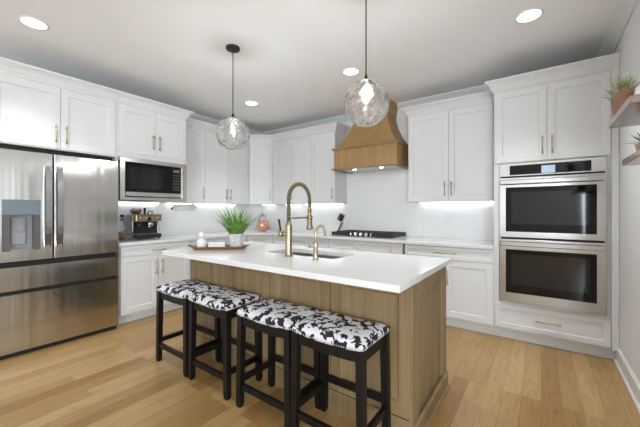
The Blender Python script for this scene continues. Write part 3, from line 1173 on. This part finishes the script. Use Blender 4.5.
MB().tube([(fx, fy, 1.205), (fx, hy - .02, 1.205)], .0075, 10).lathe([(.0235, -.012), (.0265, -.01), (.0265, .01), (.0235, .012)], (fx, hy, 1.205), 18).build('holder_arm', M['brass'], t)
sx = Vector((-.811, -.3, 0)).normalized()
c = Vector((fx, fy, 1.085))
lv = MB().tube([c + sx * .02, c + sx * .055], .016, 14).lathe([(.0, -.024), (.02, -.021), (.022, 0), (.02, .02), (.0, .024)], c + sx * .066, 16).build('valve', M['brass'], t)
MB().tube([c + sx * .066 + UZ * .015, c + sx * .072 + UZ * .06, c + sx * .082 + UZ * .112], [.008, .007, .009], 10).build('lever', M['bronze'], lv)

# filtered water tap
wx, wy = -1.300, 1.750
t = thing('water_tap', 'small gooseneck brass water tap right of the tall faucet', 'tap', (wx, wy, .914))
MB().lathe([(.024, 0), (.024, .005), (.018, .010), (.017, .02), (.017, .075), (.019, .08), (.019, .11), (.013, .125), (.0, .125)], (wx, wy, .9145), 20).build('body', M['nickel'], t)
path = [(wx, wy, 1.03), (wx, wy, 1.08)]
R = .058
for i in range(1, 13):
    a = PI - PI * 1.0 * i / 12
    path.append((wx, wy + R + R * math.cos(a), 1.095 + R * math.sin(a)))
path.append((wx, wy + 2 * R, 1.075))
MB().tube(path, .0095, 12).build('spout', M['nickel'], t)
c = Vector((wx, wy, 1.01))
MB().tube([c + sx * .014, c + sx * .048], .009, 10).tube([c + sx * .046 - UZ * .012, c + sx * .05 + UZ * .05], [.006, .005], 8).build('lever', M['nickel'], t)

# ------------------------------------------------------------------ bar stools
SEATW, SEATD = .450, .318


def make_stool():
    root = thing('bar_stool', 'x', 'stool', (0, 0, 0), 0, 'counter stools along the island')
    m = MB()
    bm = m.bm
    nx, ny = 24, 18

    def dip(x):
        return .013 * (abs(2 * x / SEATW)) ** 2.2

    def pt(i, j, top):
        u, v = 2 * i / nx - 1, 2 * j / ny - 1
        # ease the grid so edges get more rows
        u = math.sin(u * PI / 2)
        v = math.sin(v * PI / 2)
        x, y = u * SEATW / 2, v * SEATD / 2
        ed = (1 - abs(u) ** 5) ** .5 * (1 - abs(v) ** 5) ** .5
        if top:
            return (x, y, .582 + .022 + dip(x) + .038 * ed)
        return (x, y, .582 + dip(x))
    top = [[bm.verts.new(pt(i, j, True)) for j in range(ny + 1)] for i in range(nx + 1)]
    bot = [[bm.verts.new(pt(i, j, False)) for j in range(ny + 1)] for i in range(nx + 1)]
    for i in range(nx):
        for j in range(ny):
            bm.faces.new((top[i][j], top[i + 1][j], top[i + 1][j + 1], top[i][j + 1])).smooth = True
            bm.faces.new((bot[i][j], bot[i][j + 1], bot[i + 1][j + 1], bot[i + 1][j]))
    for i in range(nx):
        bm.faces.new((bot[i][0], bot[i + 1][0], top[i + 1][0], top[i][0])).smooth = True
        bm.faces.new((bot[i + 1][ny], bot[i][ny], top[i][ny], top[i + 1][ny])).smooth = True
    for j in range(ny):
        bm.faces.new((bot[0][j + 1], bot[0][j], top[0][j], top[0][j + 1])).smooth = True
        bm.faces.new((bot[nx][j], bot[nx][j + 1], top[nx][j + 1], top[nx][j])).smooth = True
    bmesh.ops.recalc_face_normals(bm, faces=bm.faces[:])
    seat = m.build('seat', M['cow'], root, local=True)
    m = MB()
    n = 30
    for i in range(n + 1):
        x = -SEATW / 2 + SEATW * i / n
        for y in (-SEATD / 2 - .001, SEATD / 2 + .001):
            m.lathe([(.0045, 0), (.003, .002), (0, .003)], (x, y, .589 + dip(x)), 6, axis=(0, -1 if y < 0 else 1, 0))
    for i in range(1, 22):
        y = -SEATD / 2 + SEATD * i / 22
        for s in (-1, 1):
            m.lathe([(.0045, 0), (.003, .002), (0, .003)], (s * (SEATW / 2 + .001), y, .589 + dip(SEATW / 2)), 6, axis=(s, 0, 0))
    m.build('nailhead_trim', M['nail'], seat, local=True)
    # apron boards, front and back curved with the saddle
    for y in (-SEATD / 2 + .022, SEATD / 2 - .022):
        m = MB()
        n = 14
        ring = []
        for i in range(n + 1):
            x = -SEATW / 2 + .04 + (SEATW - .08) * i / n
            zt_ = .5805 + dip(x)
            zb_ = .525 + dip(x) * .8
            ring.append([m.bm.verts.new(p) for p in ((x, y - .011, zb_), (x, y + .011, zb_), (x, y + .011, zt_), (x, y - .011, zt_))])
        for A, B in zip(ring, ring[1:]):
            for k in range(4):
                m.bm.faces.new((A[k], A[(k + 1) % 4], B[(k + 1) % 4], B[k]))
        m.bm.faces.new(ring[0])
        m.bm.faces.new(ring[-1])
        bmesh.ops.recalc_face_normals(m.bm, faces=m.bm.faces[:])
        m.build('apron', M['stoolwood'], root, local=True)
    for s in (-1, 1):
        x = s * (SEATW / 2 - .022)
        MB().box(x - .011, x + .011, -SEATD / 2 + .042, SEATD / 2 - .042, .53, .597).build('apron', M['stoolwood'], root, local=True)

    def legc(sx, sy, z):
        f = (.60 - z) / .60
        return Vector((sx * (SEATW / 2 - .024 + .010 * f), sy * (SEATD / 2 - .022 + .006 * f), z))
    for sx in (-1, 1):
        for sy in (-1, 1):
            m = MB()
            c = []
            for z, h in ((0, .0155), (.03, .0185), (.5985, .0205)):
                p = legc(sx, sy, z)
                c.append([m.bm.verts.new((p.x + a * h, p.y + b * h, z)) for a, b in ((-1, -1), (1, -1), (1, 1), (-1, 1))])
            m.bm.faces.new(list(reversed(c[0])))
            m.bm.faces.new(c[-1])
            for A, B in zip(c, c[1:]):
                for k in range(4):
                    m.bm.faces.new((A[k], A[(k + 1) % 4], B[(k + 1) % 4], B[k]))
            bmesh.ops.recalc_face_normals(m.bm, faces=m.bm.faces[:])
            m.build('leg', M['stoolwood'], root, local=True)
    for a, b, z in (((-1, -1), (1, -1), .135), ((-1, 1), (1, 1), .215), ((-1, -1), (-1, 1), .172), ((1, -1), (1, 1), .172)):
        p, q = legc(*a, z), legc(*b, z)
        d_ = (q - p).normalized()
        MB().bar(p + d_ * .0195, q - d_ * .0195, .022, .036).build('stretcher', M['stoolwood'], root, local=True)
    return root


stool = make_stool()
labels = ['cow-print saddle stool at the fridge end of the island row',
          'cow-print saddle stool second from the fridge end of the row',
          'cow-print saddle stool third from the fridge, next to the front one',
          'cow-print saddle stool at the front end of the row, by the island corner']
for i, (x, y) in enumerate([(-2.405, 1.446), (-1.917, 1.446), (-1.366, 1.446), (-.903, 1.446)]):
    s = stool if i == 0 else copy_tree(stool)
    s.location = (x, y, 0)
    s['label'] = labels[i]

# ------------------------------------------------------------------ pendants


def make_pendant():
    root = thing('pendant_light', 'x', 'pendant light', (0, 0, ZC), 0, 'glass globe pendants over the island')
    MB().lathe([(.0, -.028), (.03, -.028), (.058, -.022), (.062, -.014), (.062, -.0005)], (0, 0, 0), 28).build('canopy', M['bronze'], root, local=True)
    zc = 1.957 - ZC
    MB().tube([(0, 0, -.027), (0, 0, zc + .165)], .0042, 8).build('cord', M['bronze'], root, local=True)
    MB().lathe([(.0045, .195), (.012, .165), (.016, .155), (.034, .149), (.034, .14), (.021, .135), (.019, .09), (.0, .09)], (0, 0, zc), 20).build('socket', M['bronze'], root, local=True)
    MB().lathe([(.0, .085), (.010, .082), (.011, .07), (.017, .055), (.021, .035), (.020, .018), (.013, .004), (.0, -.002)], (0, 0, zc + .0), 18).build('bulb', M['bulb'], root, local=True)
    # hammered globe: dimples round scattered centres
    R0 = .15
    cs = []
    nC = 110
    for i in range(nC):
        zz = 1 - 2 * (i + .5) / nC
        a = i * 2.399963 + .35 * math.sin(i * 1.7)
        r = math.sqrt(1 - zz * zz)
        cs.append(Vector((r * math.cos(a), r * math.sin(a), zz)))
    m = MB()
    bm = m.bm
    nu, nv = 128, 64
    top_a = .235          # opening under the cap

    def ringv(j, base, dimp):
        th = top_a + (PI - top_a) * j / nv
        out = []
        if j == nv:
            return [bm.verts.new((0, 0, zc - base))]
        for i in range(nu):
            ph = 2 * PI * i / nu
            dv = Vector((math.sin(th) * math.cos(ph), math.sin(th) * math.sin(ph), math.cos(th)))
            r = base
            if dimp:
                dm = min((dv - c).length for c in cs)
                r -= .0075 * max(0, 1 - (dm / .20) ** 2)
            out.append(bm.verts.new((dv.x * r, dv.y * r, zc + dv.z * r)))
        return out
    outer = [ringv(j, R0, True) for j in range(nv + 1)]
    inner = [ringv(j, R0 - .0065, False) for j in range(nv + 1)]
    for S in (outer, inner):
        for A, B in zip(S, S[1:]):
            for i in range(nu):
                j = (i + 1) % nu
                f = bm.faces.new((A[i], A[j], B[j], B[i])) if len(B) > 1 else bm.faces.new((A[i], A[j], B[0]))
                f.smooth = True
    for i in range(nu):
        j = (i + 1) % nu
        bm.faces.new((outer[0][i], outer[0][j], inner[0][j], inner[0][i]))
    bmesh.ops.recalc_face_normals(bm, faces=bm.faces[:])
    m.build('globe_shade', M['globe'], root, local=True)
    d = bpy.data.lights.new('bulb_light', 'POINT')
    d.energy = GLOW
    d.color = (.95, .98, 1.0)
    d.shadow_soft_size = .012
    o = bpy.data.objects.new('bulb_light', d)
    COL.objects.link(o)
    o.parent = root
    o.location = (0, 0, zc + .035)
    return root


p1 = make_pendant()
p1.location = (-2.262, 1.79, ZC)
p1['label'] = 'hammered glass globe pendant over the tray end of the island'
p2 = copy_tree(p1)
p2.location = (-.922, 1.79, ZC)
p2['label'] = 'hammered glass globe pendant in front of the wooden hood'

# ------------------------------------------------------------------ recessed ceiling lamps


def make_can():
    root = thing('recessed_light', 'x', 'ceiling light', (0, 0, ZC), 0, 'recessed ceiling lamps')
    MB().lathe([(.078, -.0005), (.093, -.0005), (.093, -.004), (.086, -.008), (.078, -.006)], (0, 0, 0), 32, cap=False).build('trim_ring', M['trim'], root, local=True)
    MB().lathe([(0, -.004), (.0775, -.004), (.0775, -.0005), (0, -.0005)], (0, 0, 0), 32).build('lens', M['can'], root, local=True)
    d = bpy.data.lights.new('downlight', 'SPOT')
    d.energy = CAN
    d.color = (.91, .96, 1.0)
    d.spot_size = math.radians(96)
    d.spot_blend = 1.0
    d.shadow_soft_size = .07
    o = bpy.data.objects.new('downlight', d)
    COL.objects.link(o)
    o.parent = root
    o.location = (0, 0, -.012)
    return root


can = make_can()
cl = ['recessed ceiling lamp above the fridge side of the floor', 'recessed ceiling lamp in front of the double oven',
      'recessed ceiling lamp just behind the globe by the hood', 'recessed ceiling lamp near the cabinet corner, right of the first pendant cord']
for i, (x, y) in enumerate([(-3.237, .64), (-.074, 2.807), (-1.635, 2.83), (-3.218, 2.858)]):
    s = can if i == 0 else copy_tree(can)
    s.location = (x, y, ZC)
    s['label'] = cl[i]

# ------------------------------------------------------------------ things on the island
tr = thing('serving_tray', 'long wooden tray on the island holding plant and bottle', 'tray', (-2.385, 1.735, .914), math.radians(42))
m = MB()
bm = m.bm


def stad(hl, hwid, z, n=10):
    out = []
    for s in (1, -1):
        for i in range(n + 1):
            a = -PI / 2 + PI * i / n
            out.append((s * (hl - hwid) + s * hwid * math.cos(a), s * hwid * math.sin(a), z))
    return out


L = [mk(stad(.225, .075, .0008)), mk(stad(.250, .095, .024)), mk(stad(.255, .099, .028)), mk(stad(.248, .092, .028)), mk(stad(.222, .073, .010))]
bm.faces.new(list(reversed(L[0])))
for A, B in zip(L, L[1:]):
    for i in range(len(A)):
        j = (i + 1) % len(A)
        bm.faces.new((A[i], A[j], B[j], B[i]))
bm.faces.new(L[-1])
bmesh.ops.recalc_face_normals(bm, faces=bm.faces[:])
m.build('tray_body', M['tray'], tr, local=True)
for s in (-1, 1):
    MB().tube([(s * .246, -.03, .027), (s * .268, -.022, .034), (s * .268, .022, .034), (s * .246, .03, .027)], .005, 8).build('handle', M['tray'], tr, local=True)
TM = RM[tr.name]


def on_tray(a, b=0, z=.0105):
    return TM @ Vector((a, b, z))


p = on_tray(-.155, -.005)
t = thing('ceramic_bottle', 'small white ceramic bottle with ball stopper on the wooden tray', 'bottle', p)
MB().lathe([(0, 0), (.036, 0), (.042, .008), (.042, .055), (.036, .072), (.018, .082), (.014, .09), (.0, .09)], (0, 0, 0), 24).build('body', M['ceramic'], t, local=True)
MB().lathe([(0, .0905), (.012, .091), (.024, .102), (.028, .118), (.024, .134), (.012, .144), (0, .146)], (0, 0, 0), 20).build('stopper', M['ceramic'], t, local=True)
p = on_tray(-.010, -.02)
t = thing('trinket_box', 'low white lidded box in the middle of the tray', 'box', p, math.radians(36))
MB().box(-.075, .075, -.035, .035, 0, .036, .003).build('body', M['ceramic'], t, local=True)
MB().box(-.077, .077, -.037, .037, .0362, .052, .004).build('lid', M['ceramic'], t, local=True)
MB().box(.0755, .0785, -.03, .03, .004, .033).build('end_plate', M['greyplastic'], t, local=True)
p = on_tray(.150, 0)
t = thing('potted_plant', 'bushy green grass plant in a grey-white faceted pot on tray', 'plant', p)
m = MB()
bm = m.bm
rings = []
for z, r, off in ((0, .058, 0), (.012, .062, 0), (.06, .068, .5), (.115, .071, 0), (.128, .070, .5), (.128, .060, .5), (.105, .058, 0)):
    rings.append([bm.verts.new((r * math.cos(2 * PI * (k + off) / 12), r * math.sin(2 * PI * (k + off) / 12), z)) for k in range(12)])
bm.faces.new(list(reversed(rings[0])))
for (A, B), sh in zip(zip(rings, rings[1:]), (0, 1, -1, 1, 0, -1)):
    for k in range(12):
        k2 = (k + 1) % 12
        if sh == 0:
            bm.faces.new((A[k], A[k2], B[k2], B[k]))
        elif sh == 1:
            bm.faces.new((A[k], A[k2], B[k]))
            bm.faces.new((A[k2], B[k2], B[k]))
        else:
            bm.faces.new((A[k], B[k2], B[k]))
            bm.faces.new((A[k], A[k2], B[k2]))
bm.faces.new(rings[-1])
bmesh.ops.recalc_face_normals(bm, faces=bm.faces[:])
k = N('marbled_pot')
k.set(k.ramp(k.noise(k.coords(), 14, 4, .6, 1.5), [(.35, (.42, .40, .39)), (.5, (.58, .56, .55)), (.7, (.68, .67, .65))]), .45)
M['pot'] = k.m
m.build('pot', M['pot'], t, local=True)


def blade(bm, base, az, lean, length, width, curl, n=7):
    d = Vector((math.cos(az), math.sin(az), 0))
    sd = Vector((-math.sin(az), math.cos(az), 0))
    p = Vector(base)
    ang = lean
    prev = None
    for i in range(n + 1):
        s = i / n
        wv = width * (1 - s ** 1.8) * (.6 + .4 * min(1, s * 4)) + .0003
        fold = Vector((0, 0, 1)) * (wv * .35)
        cur = [bm.verts.new(p - sd * wv + fold), bm.verts.new(p), bm.verts.new(p + sd * wv + fold)]
        if prev:
            bm.faces.new((prev[0], prev[1], cur[1], cur[0])).smooth = True
            bm.faces.new((prev[1], prev[2], cur[2], cur[1])).smooth = True
        prev = cur
        st = length / n
        p = p + d * (math.sin(ang) * st) + UZ * (math.cos(ang) * st)
        ang += curl / n


m = MB()
rg = random.Random(3)
for i in range(230):
    a = rg.uniform(0, 2 * PI)
    r = .05 * math.sqrt(rg.random())
    blade(m.bm, (r * math.cos(a), r * math.sin(a), .105), a + rg.uniform(-.5, .5), r / .05 * .50 + rg.uniform(0, .18), rg.uniform(.19, .345), rg.uniform(.0034, .0058), rg.uniform(.15, 1.0))
for az, ln in ((2.75, .30), (2.9, .26), (-.2, .27), (.55, .26), (3.6, .28), (.9, .25)):
    blade(m.bm, (.03 * math.cos(az), .03 * math.sin(az), .105), az, .55, ln, .004, 1.15, 9)
m.build('foliage', M['grass'], t, local=True)
MB().lathe([(0, .104), (.057, .104), (.057, .107), (0, .109)], (0, 0, 0), 18).build('soil', M['coffee'], t, local=True)

# ------------------------------------------------------------------ things on the worktop
# espresso machine, turned towards the room
zt = .9137
ea = PI / 2
t = thing('espresso_machine', 'stainless espresso machine with black drip tray beside the fridge', 'coffee machine', (-4.05, 1.848, zt), ea)
# local: x along the front, -y towards the viewer
wd = .31
MB().box(-wd / 2, wd / 2, .0, .20, .012, .30, .014, 2).build('body', M['greysteel'], t, local=True)
MB().box(-wd / 2 + .01, wd / 2 - .01, -.12, -.001, .012, .06, .006).build('drip_tray', M['black'], t, local=True)
MB().box(-wd / 2 + .014, wd / 2 - .014, -.116, -.004, .0605, .066, .001).build('drip_grid', M['chrome'], t, local=True)
k = N('steel_warm_reflection')  # plain steel, tan of its reflections put into the colour
k.set(k.ramp(k.noise(k.coords((2, 90, 90)), 1, 3), [(.3, (.36, .27, .17)), (.7, (.46, .35, .23))]), .25, 1.0)
M['warmreflect'] = k.m
tp = MB().box(-wd / 2, wd / 2, -.105, -.0005, .215, .305, .010, 2).build('control_head', M['warmreflect'], t, local=True)
for i, x in enumerate((-.1, -.035, .03, .1)):
    MB().lathe([(.015, 0), (.015, .006), (.011, .009), (0, .009)], (x, -.1055, .262), 16, axis=(0, -1, 0)).build('button', M['chrome'], tp, local=True)
MB().lathe([(.027, 0), (.027, .008), (.022, .010), (0, .010)], (-.003, -.106, .245), 20, axis=(0, -1, 0)).build('pressure_gauge', M['black'], tp, local=True)
MB().box(-wd / 2 + .012, wd / 2 - .012, -.010, -.0005, .068, .213).build('splash_plate', M['black'], t, local=True)
MB().lathe([(0, .165), (.036, .165), (.040, .172), (.040, .2145), (0, .2145)], (.03, -.05, 0), 20).build('group_head', M['chrome'], t, local=True)
pf = MB().lathe([(0, .135), (.024, .137), (.034, .145), (.034, .1645), (0, .1645)], (.03, -.05, 0), 20).build('portafilter', M['chrome'], t, local=True)
MB().tube([(.03, -.08, .152), (.03, -.12, .150), (.03, -.19, .142)], [.010, .013, .014], 12).build('handle', M['black'], pf, local=True)
MB().lathe([(0, .15), (.03, .15), (.033, .16), (.033, .2145), (0, .2145)], (-.095, -.05, 0), 18).build('grinder_outlet', M['black'], t, local=True)
MB().tube([(.125, -.06, .214), (.128, -.075, .16), (.134, -.09, .09)], .005, 8).build('steam_wand', M['chrome'], t, local=True)
MB().lathe([(.0, .3055), (.036, .3055), (.06, .33), (.062, .345), (.0, .345)], (-.075, .085, 0), 24).build('bean_hopper', M['coffee'], t, local=True)
MB().lathe([(.036, .3458), (.064, .3458), (.066, .372), (.06, .378), (0, .38)], (-.075, .085, 0), 24).build('hopper_lid', M['chrome'], t, local=True)
MB().lathe([(0, .3055), (.012, .3055), (.012, .36), (.016, .365), (.016, .385), (0, .388)], (.02, .06, 0), 16).build('tamper', M['black'], t, local=True)
MB().lathe([(.038, .306), (.04, .31), (.04, .345), (.037, .345), (.036, .312), (0, .311)], (.10, .085, 0), 22).build('milk_jug', M['chrome'], t, local=True)
for sx in (-1, 1):
    for yy in (-.1, .18):
        MB().lathe([(.012, 0), (.012, .0118), (0, .0118)], (sx * .12, yy, 0), 12).build('foot', M['black'], t, local=True)

# low glass canister
t = thing('glass_canister', 'low glass canister of brown coffee left of espresso machine', 'canister', (-3.985, 1.598, zt))
MB().lathe([(0, 0), (.068, 0), (.075, .008), (.075, .088), (.070, .092), (.069, .088), (.069, .010), (0, .008)], (0, 0, 0), 28).build('jar', M['glass'], t, local=True)
MB().lathe([(0, .0095), (.066, .0115), (.066, .06), (.04, .066), (0, .068)], (0, 0, 0), 24).build('coffee_beans', M['coffee'], t, local=True)
MB().lathe([(0, .0925), (.074, .0925), (.076, .098), (.070, .104), (.02, .108), (.014, .122), (0, .124)], (0, 0, 0), 28).build('lid', M['glass'], t, local=True)

# plug with cord on the left wall
xw = XA + .0122
t = thing('wall_outlet', 'white outlet plate on left wall above the glass canister', 'outlet', (xw, 1.68, 1.175))
MB().box(xw, xw + .006, 1.645, 1.715, 1.118, 1.232, .002).build('plate', M['plastic'], t)
MB().box(xw + .006, xw + .0075, 1.663, 1.697, 1.183, 1.215).box(xw + .006, xw + .0075, 1.663, 1.697, 1.135, 1.167).build('socket_face', M['greyplastic'], t)
t = thing('power_cord', 'black plug and cord hanging down the wall beside the fridge', 'cord', (xw + .008, 1.68, 1.2))
MB().box(xw + .0078, xw + .045, 1.664, 1.696, 1.182, 1.214, .005).build('plug', M['black'], t)
MB().tube([(xw + .04, 1.68, 1.19), (xw + .05, 1.695, 1.12), (xw + .045, 1.725, 1.05), (xw + .04, 1.76, .98), (xw + .05, 1.83, .93), (xw + .08, 1.88, .921)], .0045, 8).build('cable', M['black'], t)

# outlet on the back wall
t = thing('wall_outlet', 'white outlet plate on the backsplash left of the ovens', 'outlet', (-.949, YB - .0125, 1.158))
MB().box(-.985, -.913, YB - .018, YB - .0122, 1.10, 1.216, .002).build('plate', M['plastic'], t)
MB().box(-.966, -.932, YB - .0197, YB - .018, 1.165, 1.197).box(-.966, -.932, YB - .0197, YB - .018, 1.118, 1.15).build('socket_face', M['plastic'], t)

# paper towel under the wall cabinet
t = thing('paper_towel_holder', 'dark-tipped paper towel holder fixed under the wall cabinet', 'paper towel holder', (-4.15, 2.44, 1.372))
MB().tube([(-4.15, 2.262, 1.305), (-4.15, 2.612, 1.305)], .006, 10).box(-4.156, -4.144, 2.262, 2.268, 1.305, 1.3655).box(-4.156, -4.144, 2.606, 2.612, 1.305, 1.3655).build('rod', M['chrome'], t)
MB().lathe([(0, 0), (.012, .004), (.02, .014), (.012, .026), (0, .03)], (-4.15, 2.262, 1.293), 14, axis=(0, -1, 0)).build('finial', M['black'], t)
mb = MB().lathe([(.010, 0), (.042, 0), (.042, .28), (.010, .28), (.010, 0)], (-4.15, 2.29, 1.305), 28, axis=(0, 1, 0), cap=False)
o = mb.build('paper_towel_roll', M['paper'], None, loc=(-4.15, 2.43, 1.245))
tag(o, 'white paper towel roll hanging under the wall cabinet', 'paper towel')

# copper carafe in the corner
vx, vy = -3.93, 3.74
t = thing('copper_carafe', 'rose-copper glass carafe with clear neck in the worktop corner', 'carafe', (vx, vy, zt))
MB().lathe([(0, .001), (.055, .001), (.075, .02), (.098, .06), (.104, .10), (.094, .145), (.078, .172), (0, .176)], (0, 0, 0), 28).build('body', M['copper'], t, local=True)
MB().lathe([(.078, .1765), (.07, .20), (.058, .235), (.050, .262), (.046, .262), (.054, .234), (.066, .199), (.07, .18)], (0, 0, 0), 28, cap=False).build('neck', M['glass'], t, local=True)
MB().lathe([(0, .2625), (.052, .2625), (.052, .275), (.03, .285), (.012, .29), (.016, .305), (.010, .318), (0, .32)], (0, 0, 0), 22).build('lid', M['chrome'], t, local=True)
hd = Vector((.80, .6, 0)).normalized()
MB().tube([hd * .092 + UZ * .15, hd * .14 + UZ * .14, hd * .158 + UZ * .09, hd * .14 + UZ * .045, hd * .098 + UZ * .05], .008, 10).build('handle', M['copper'], t, local=True)

# knife block
kx, ky = -2.565, 3.95
t = thing('knife_block', 'white slanted knife block with dark handles behind the cooktop', 'knife block', (kx, ky, zt), 0)
m = MB()
v = [(-.05, 0, 0), (.04, 0, 0), (.135, 0, .175), (.050, 0, .225)]
lo = [m.bm.verts.new((a, -.045, c)) for a, b, c in v]
hi = [m.bm.verts.new((a, .045, c)) for a, b, c in v]
m.bm.faces.new(lo)
m.bm.faces.new(list(reversed(hi)))
for i in range(4):
    j = (i + 1) % 4
    m.bm.faces.new((lo[i], hi[i], hi[j], lo[j]))
bmesh.ops.recalc_face_normals(m.bm, faces=m.bm.faces[:])
m.build('block', M['ceramic'], t, local=True)
m = MB()
dv = Vector((.095, 0, .175)).normalized()
m.bar((.047, -.03, .006), Vector((.047, -.03, .006)) + dv * .19, .012, .03).build('side_rail', M['redwood'], t, local=True)
for i, (s, b) in enumerate(((.2, -.025), (.5, -.025), (.8, -.025), (.3, .02), (.65, .02))):
    p = Vector((.050 + (.135 - .050) * s, b, .225 + (.175 - .225) * s))
    MB().bar(p + dv * .001, p + dv * .105, .016, .022, bev=.003).build('knife_handle', M['black'], t, local=True)

# ------------------------------------------------------------------ floating shelves and their plants
o = MB().box(.275, XC - .0005, 1.645, 2.09, 1.672, 1.702, .001).build('floating_shelf', M['shelf'], None, loc=(.4, 1.87, 1.672))
tag(o, 'upper wooden floating shelf holding the long planter', 'shelf')
o = MB().box(.325, XC - .0005, 1.645, 2.10, 1.482, 1.512, .001).build('floating_shelf', M['shelf'], None, loc=(.42, 1.87, 1.482))
tag(o, 'lower wooden floating shelf holding the small pot', 'shelf')

t = thing('succulent_planter', 'wooden trough planter of pale spiky succulents on upper shelf', 'plant', (.304, 1.955, 1.7025))
m = MB()
hl = .10
O = [(.038, 0), (.058, .118)]
b_ = [m.bm.verts.new((sx * .015, sy * hl, 0)) for sx, sy in ((-1, -1), (1, -1), (1, 1), (-1, 1))]
t_ = [m.bm.verts.new((sx * .023, sy * (hl + .010), .092)) for sx, sy in ((-1, -1), (1, -1), (1, 1), (-1, 1))]
i_ = [m.bm.verts.new((sx * .019, sy * (hl + .005), .092)) for sx, sy in ((-1, -1), (1, -1), (1, 1), (-1, 1))]
d_ = [m.bm.verts.new((sx * .018, sy * (hl + .003), .078)) for sx, sy in ((-1, -1), (1, -1), (1, 1), (-1, 1))]
m.bm.faces.new(b_)
for A, B in ((b_, t_), (t_, i_), (i_, d_)):
    for k in range(4):
        m.bm.faces.new((A[k], A[(k + 1) % 4], B[(k + 1) % 4], B[k]))
m.bm.faces.new(d_)
bmesh.ops.recalc_face_normals(m.bm, faces=m.bm.faces[:])
m.build('trough', M['planter'], t, local=True)
m = MB()
rg = random.Random(5)
for yy in (-.085, -.03, .03, .088):
    for i in range(42):
        a = rg.uniform(0, 2 * PI)
        blade(m.bm, (rg.uniform(-.012, .012), yy + rg.uniform(-.012, .012), .077), a, rg.uniform(.15, 1.2), rg.uniform(.05, .105), rg.uniform(.0035, .006), rg.uniform(-.4, .2), 5)
m.build('foliage', M['succulent'], t, local=True)
t = thing('ceramic_cup', 'white rounded cup in front of the planter on upper shelf', 'cup', (.348, 1.785, 1.7025))
MB().lathe([(0, 0), (.02, 0), (.032, .012), (.037, .032), (.034, .055), (.028, .066), (.025, .066), (.031, .05), (.033, .032), (.028, .012), (0, .007)], (0, 0, 0), 28).build('cup_body', M['ceramic'], t, local=True)

t = thing('potted_succulent', 'small green succulent in a tan pot on lower shelf', 'plant', (.400, 2.03, 1.5125))
k = N('tan_clay')
k.set(k.ramp(k.noise(k.coords(), 30, 3), [(.3, (.42, .30, .21)), (.7, (.55, .42, .31))]), .7)
M['clay'] = k.m
MB().lathe([(0, 0), (.032, 0), (.042, .05), (.044, .052), (.044, .06), (.039, .06), (.037, .052), (0, .052)], (0, 0, 0), 24).build('pot', M['clay'], t, local=True)
m = MB()
for i in range(30):
    a = i * 2.4
    blade(m.bm, (.008 * math.cos(a), .008 * math.sin(a), .05), a, .25 + 1.0 * (i % 10) / 10, .055 + .03 * rg.random(), .008, .3, 5)
m.build('foliage', M['succulent_dark'], t, local=True)
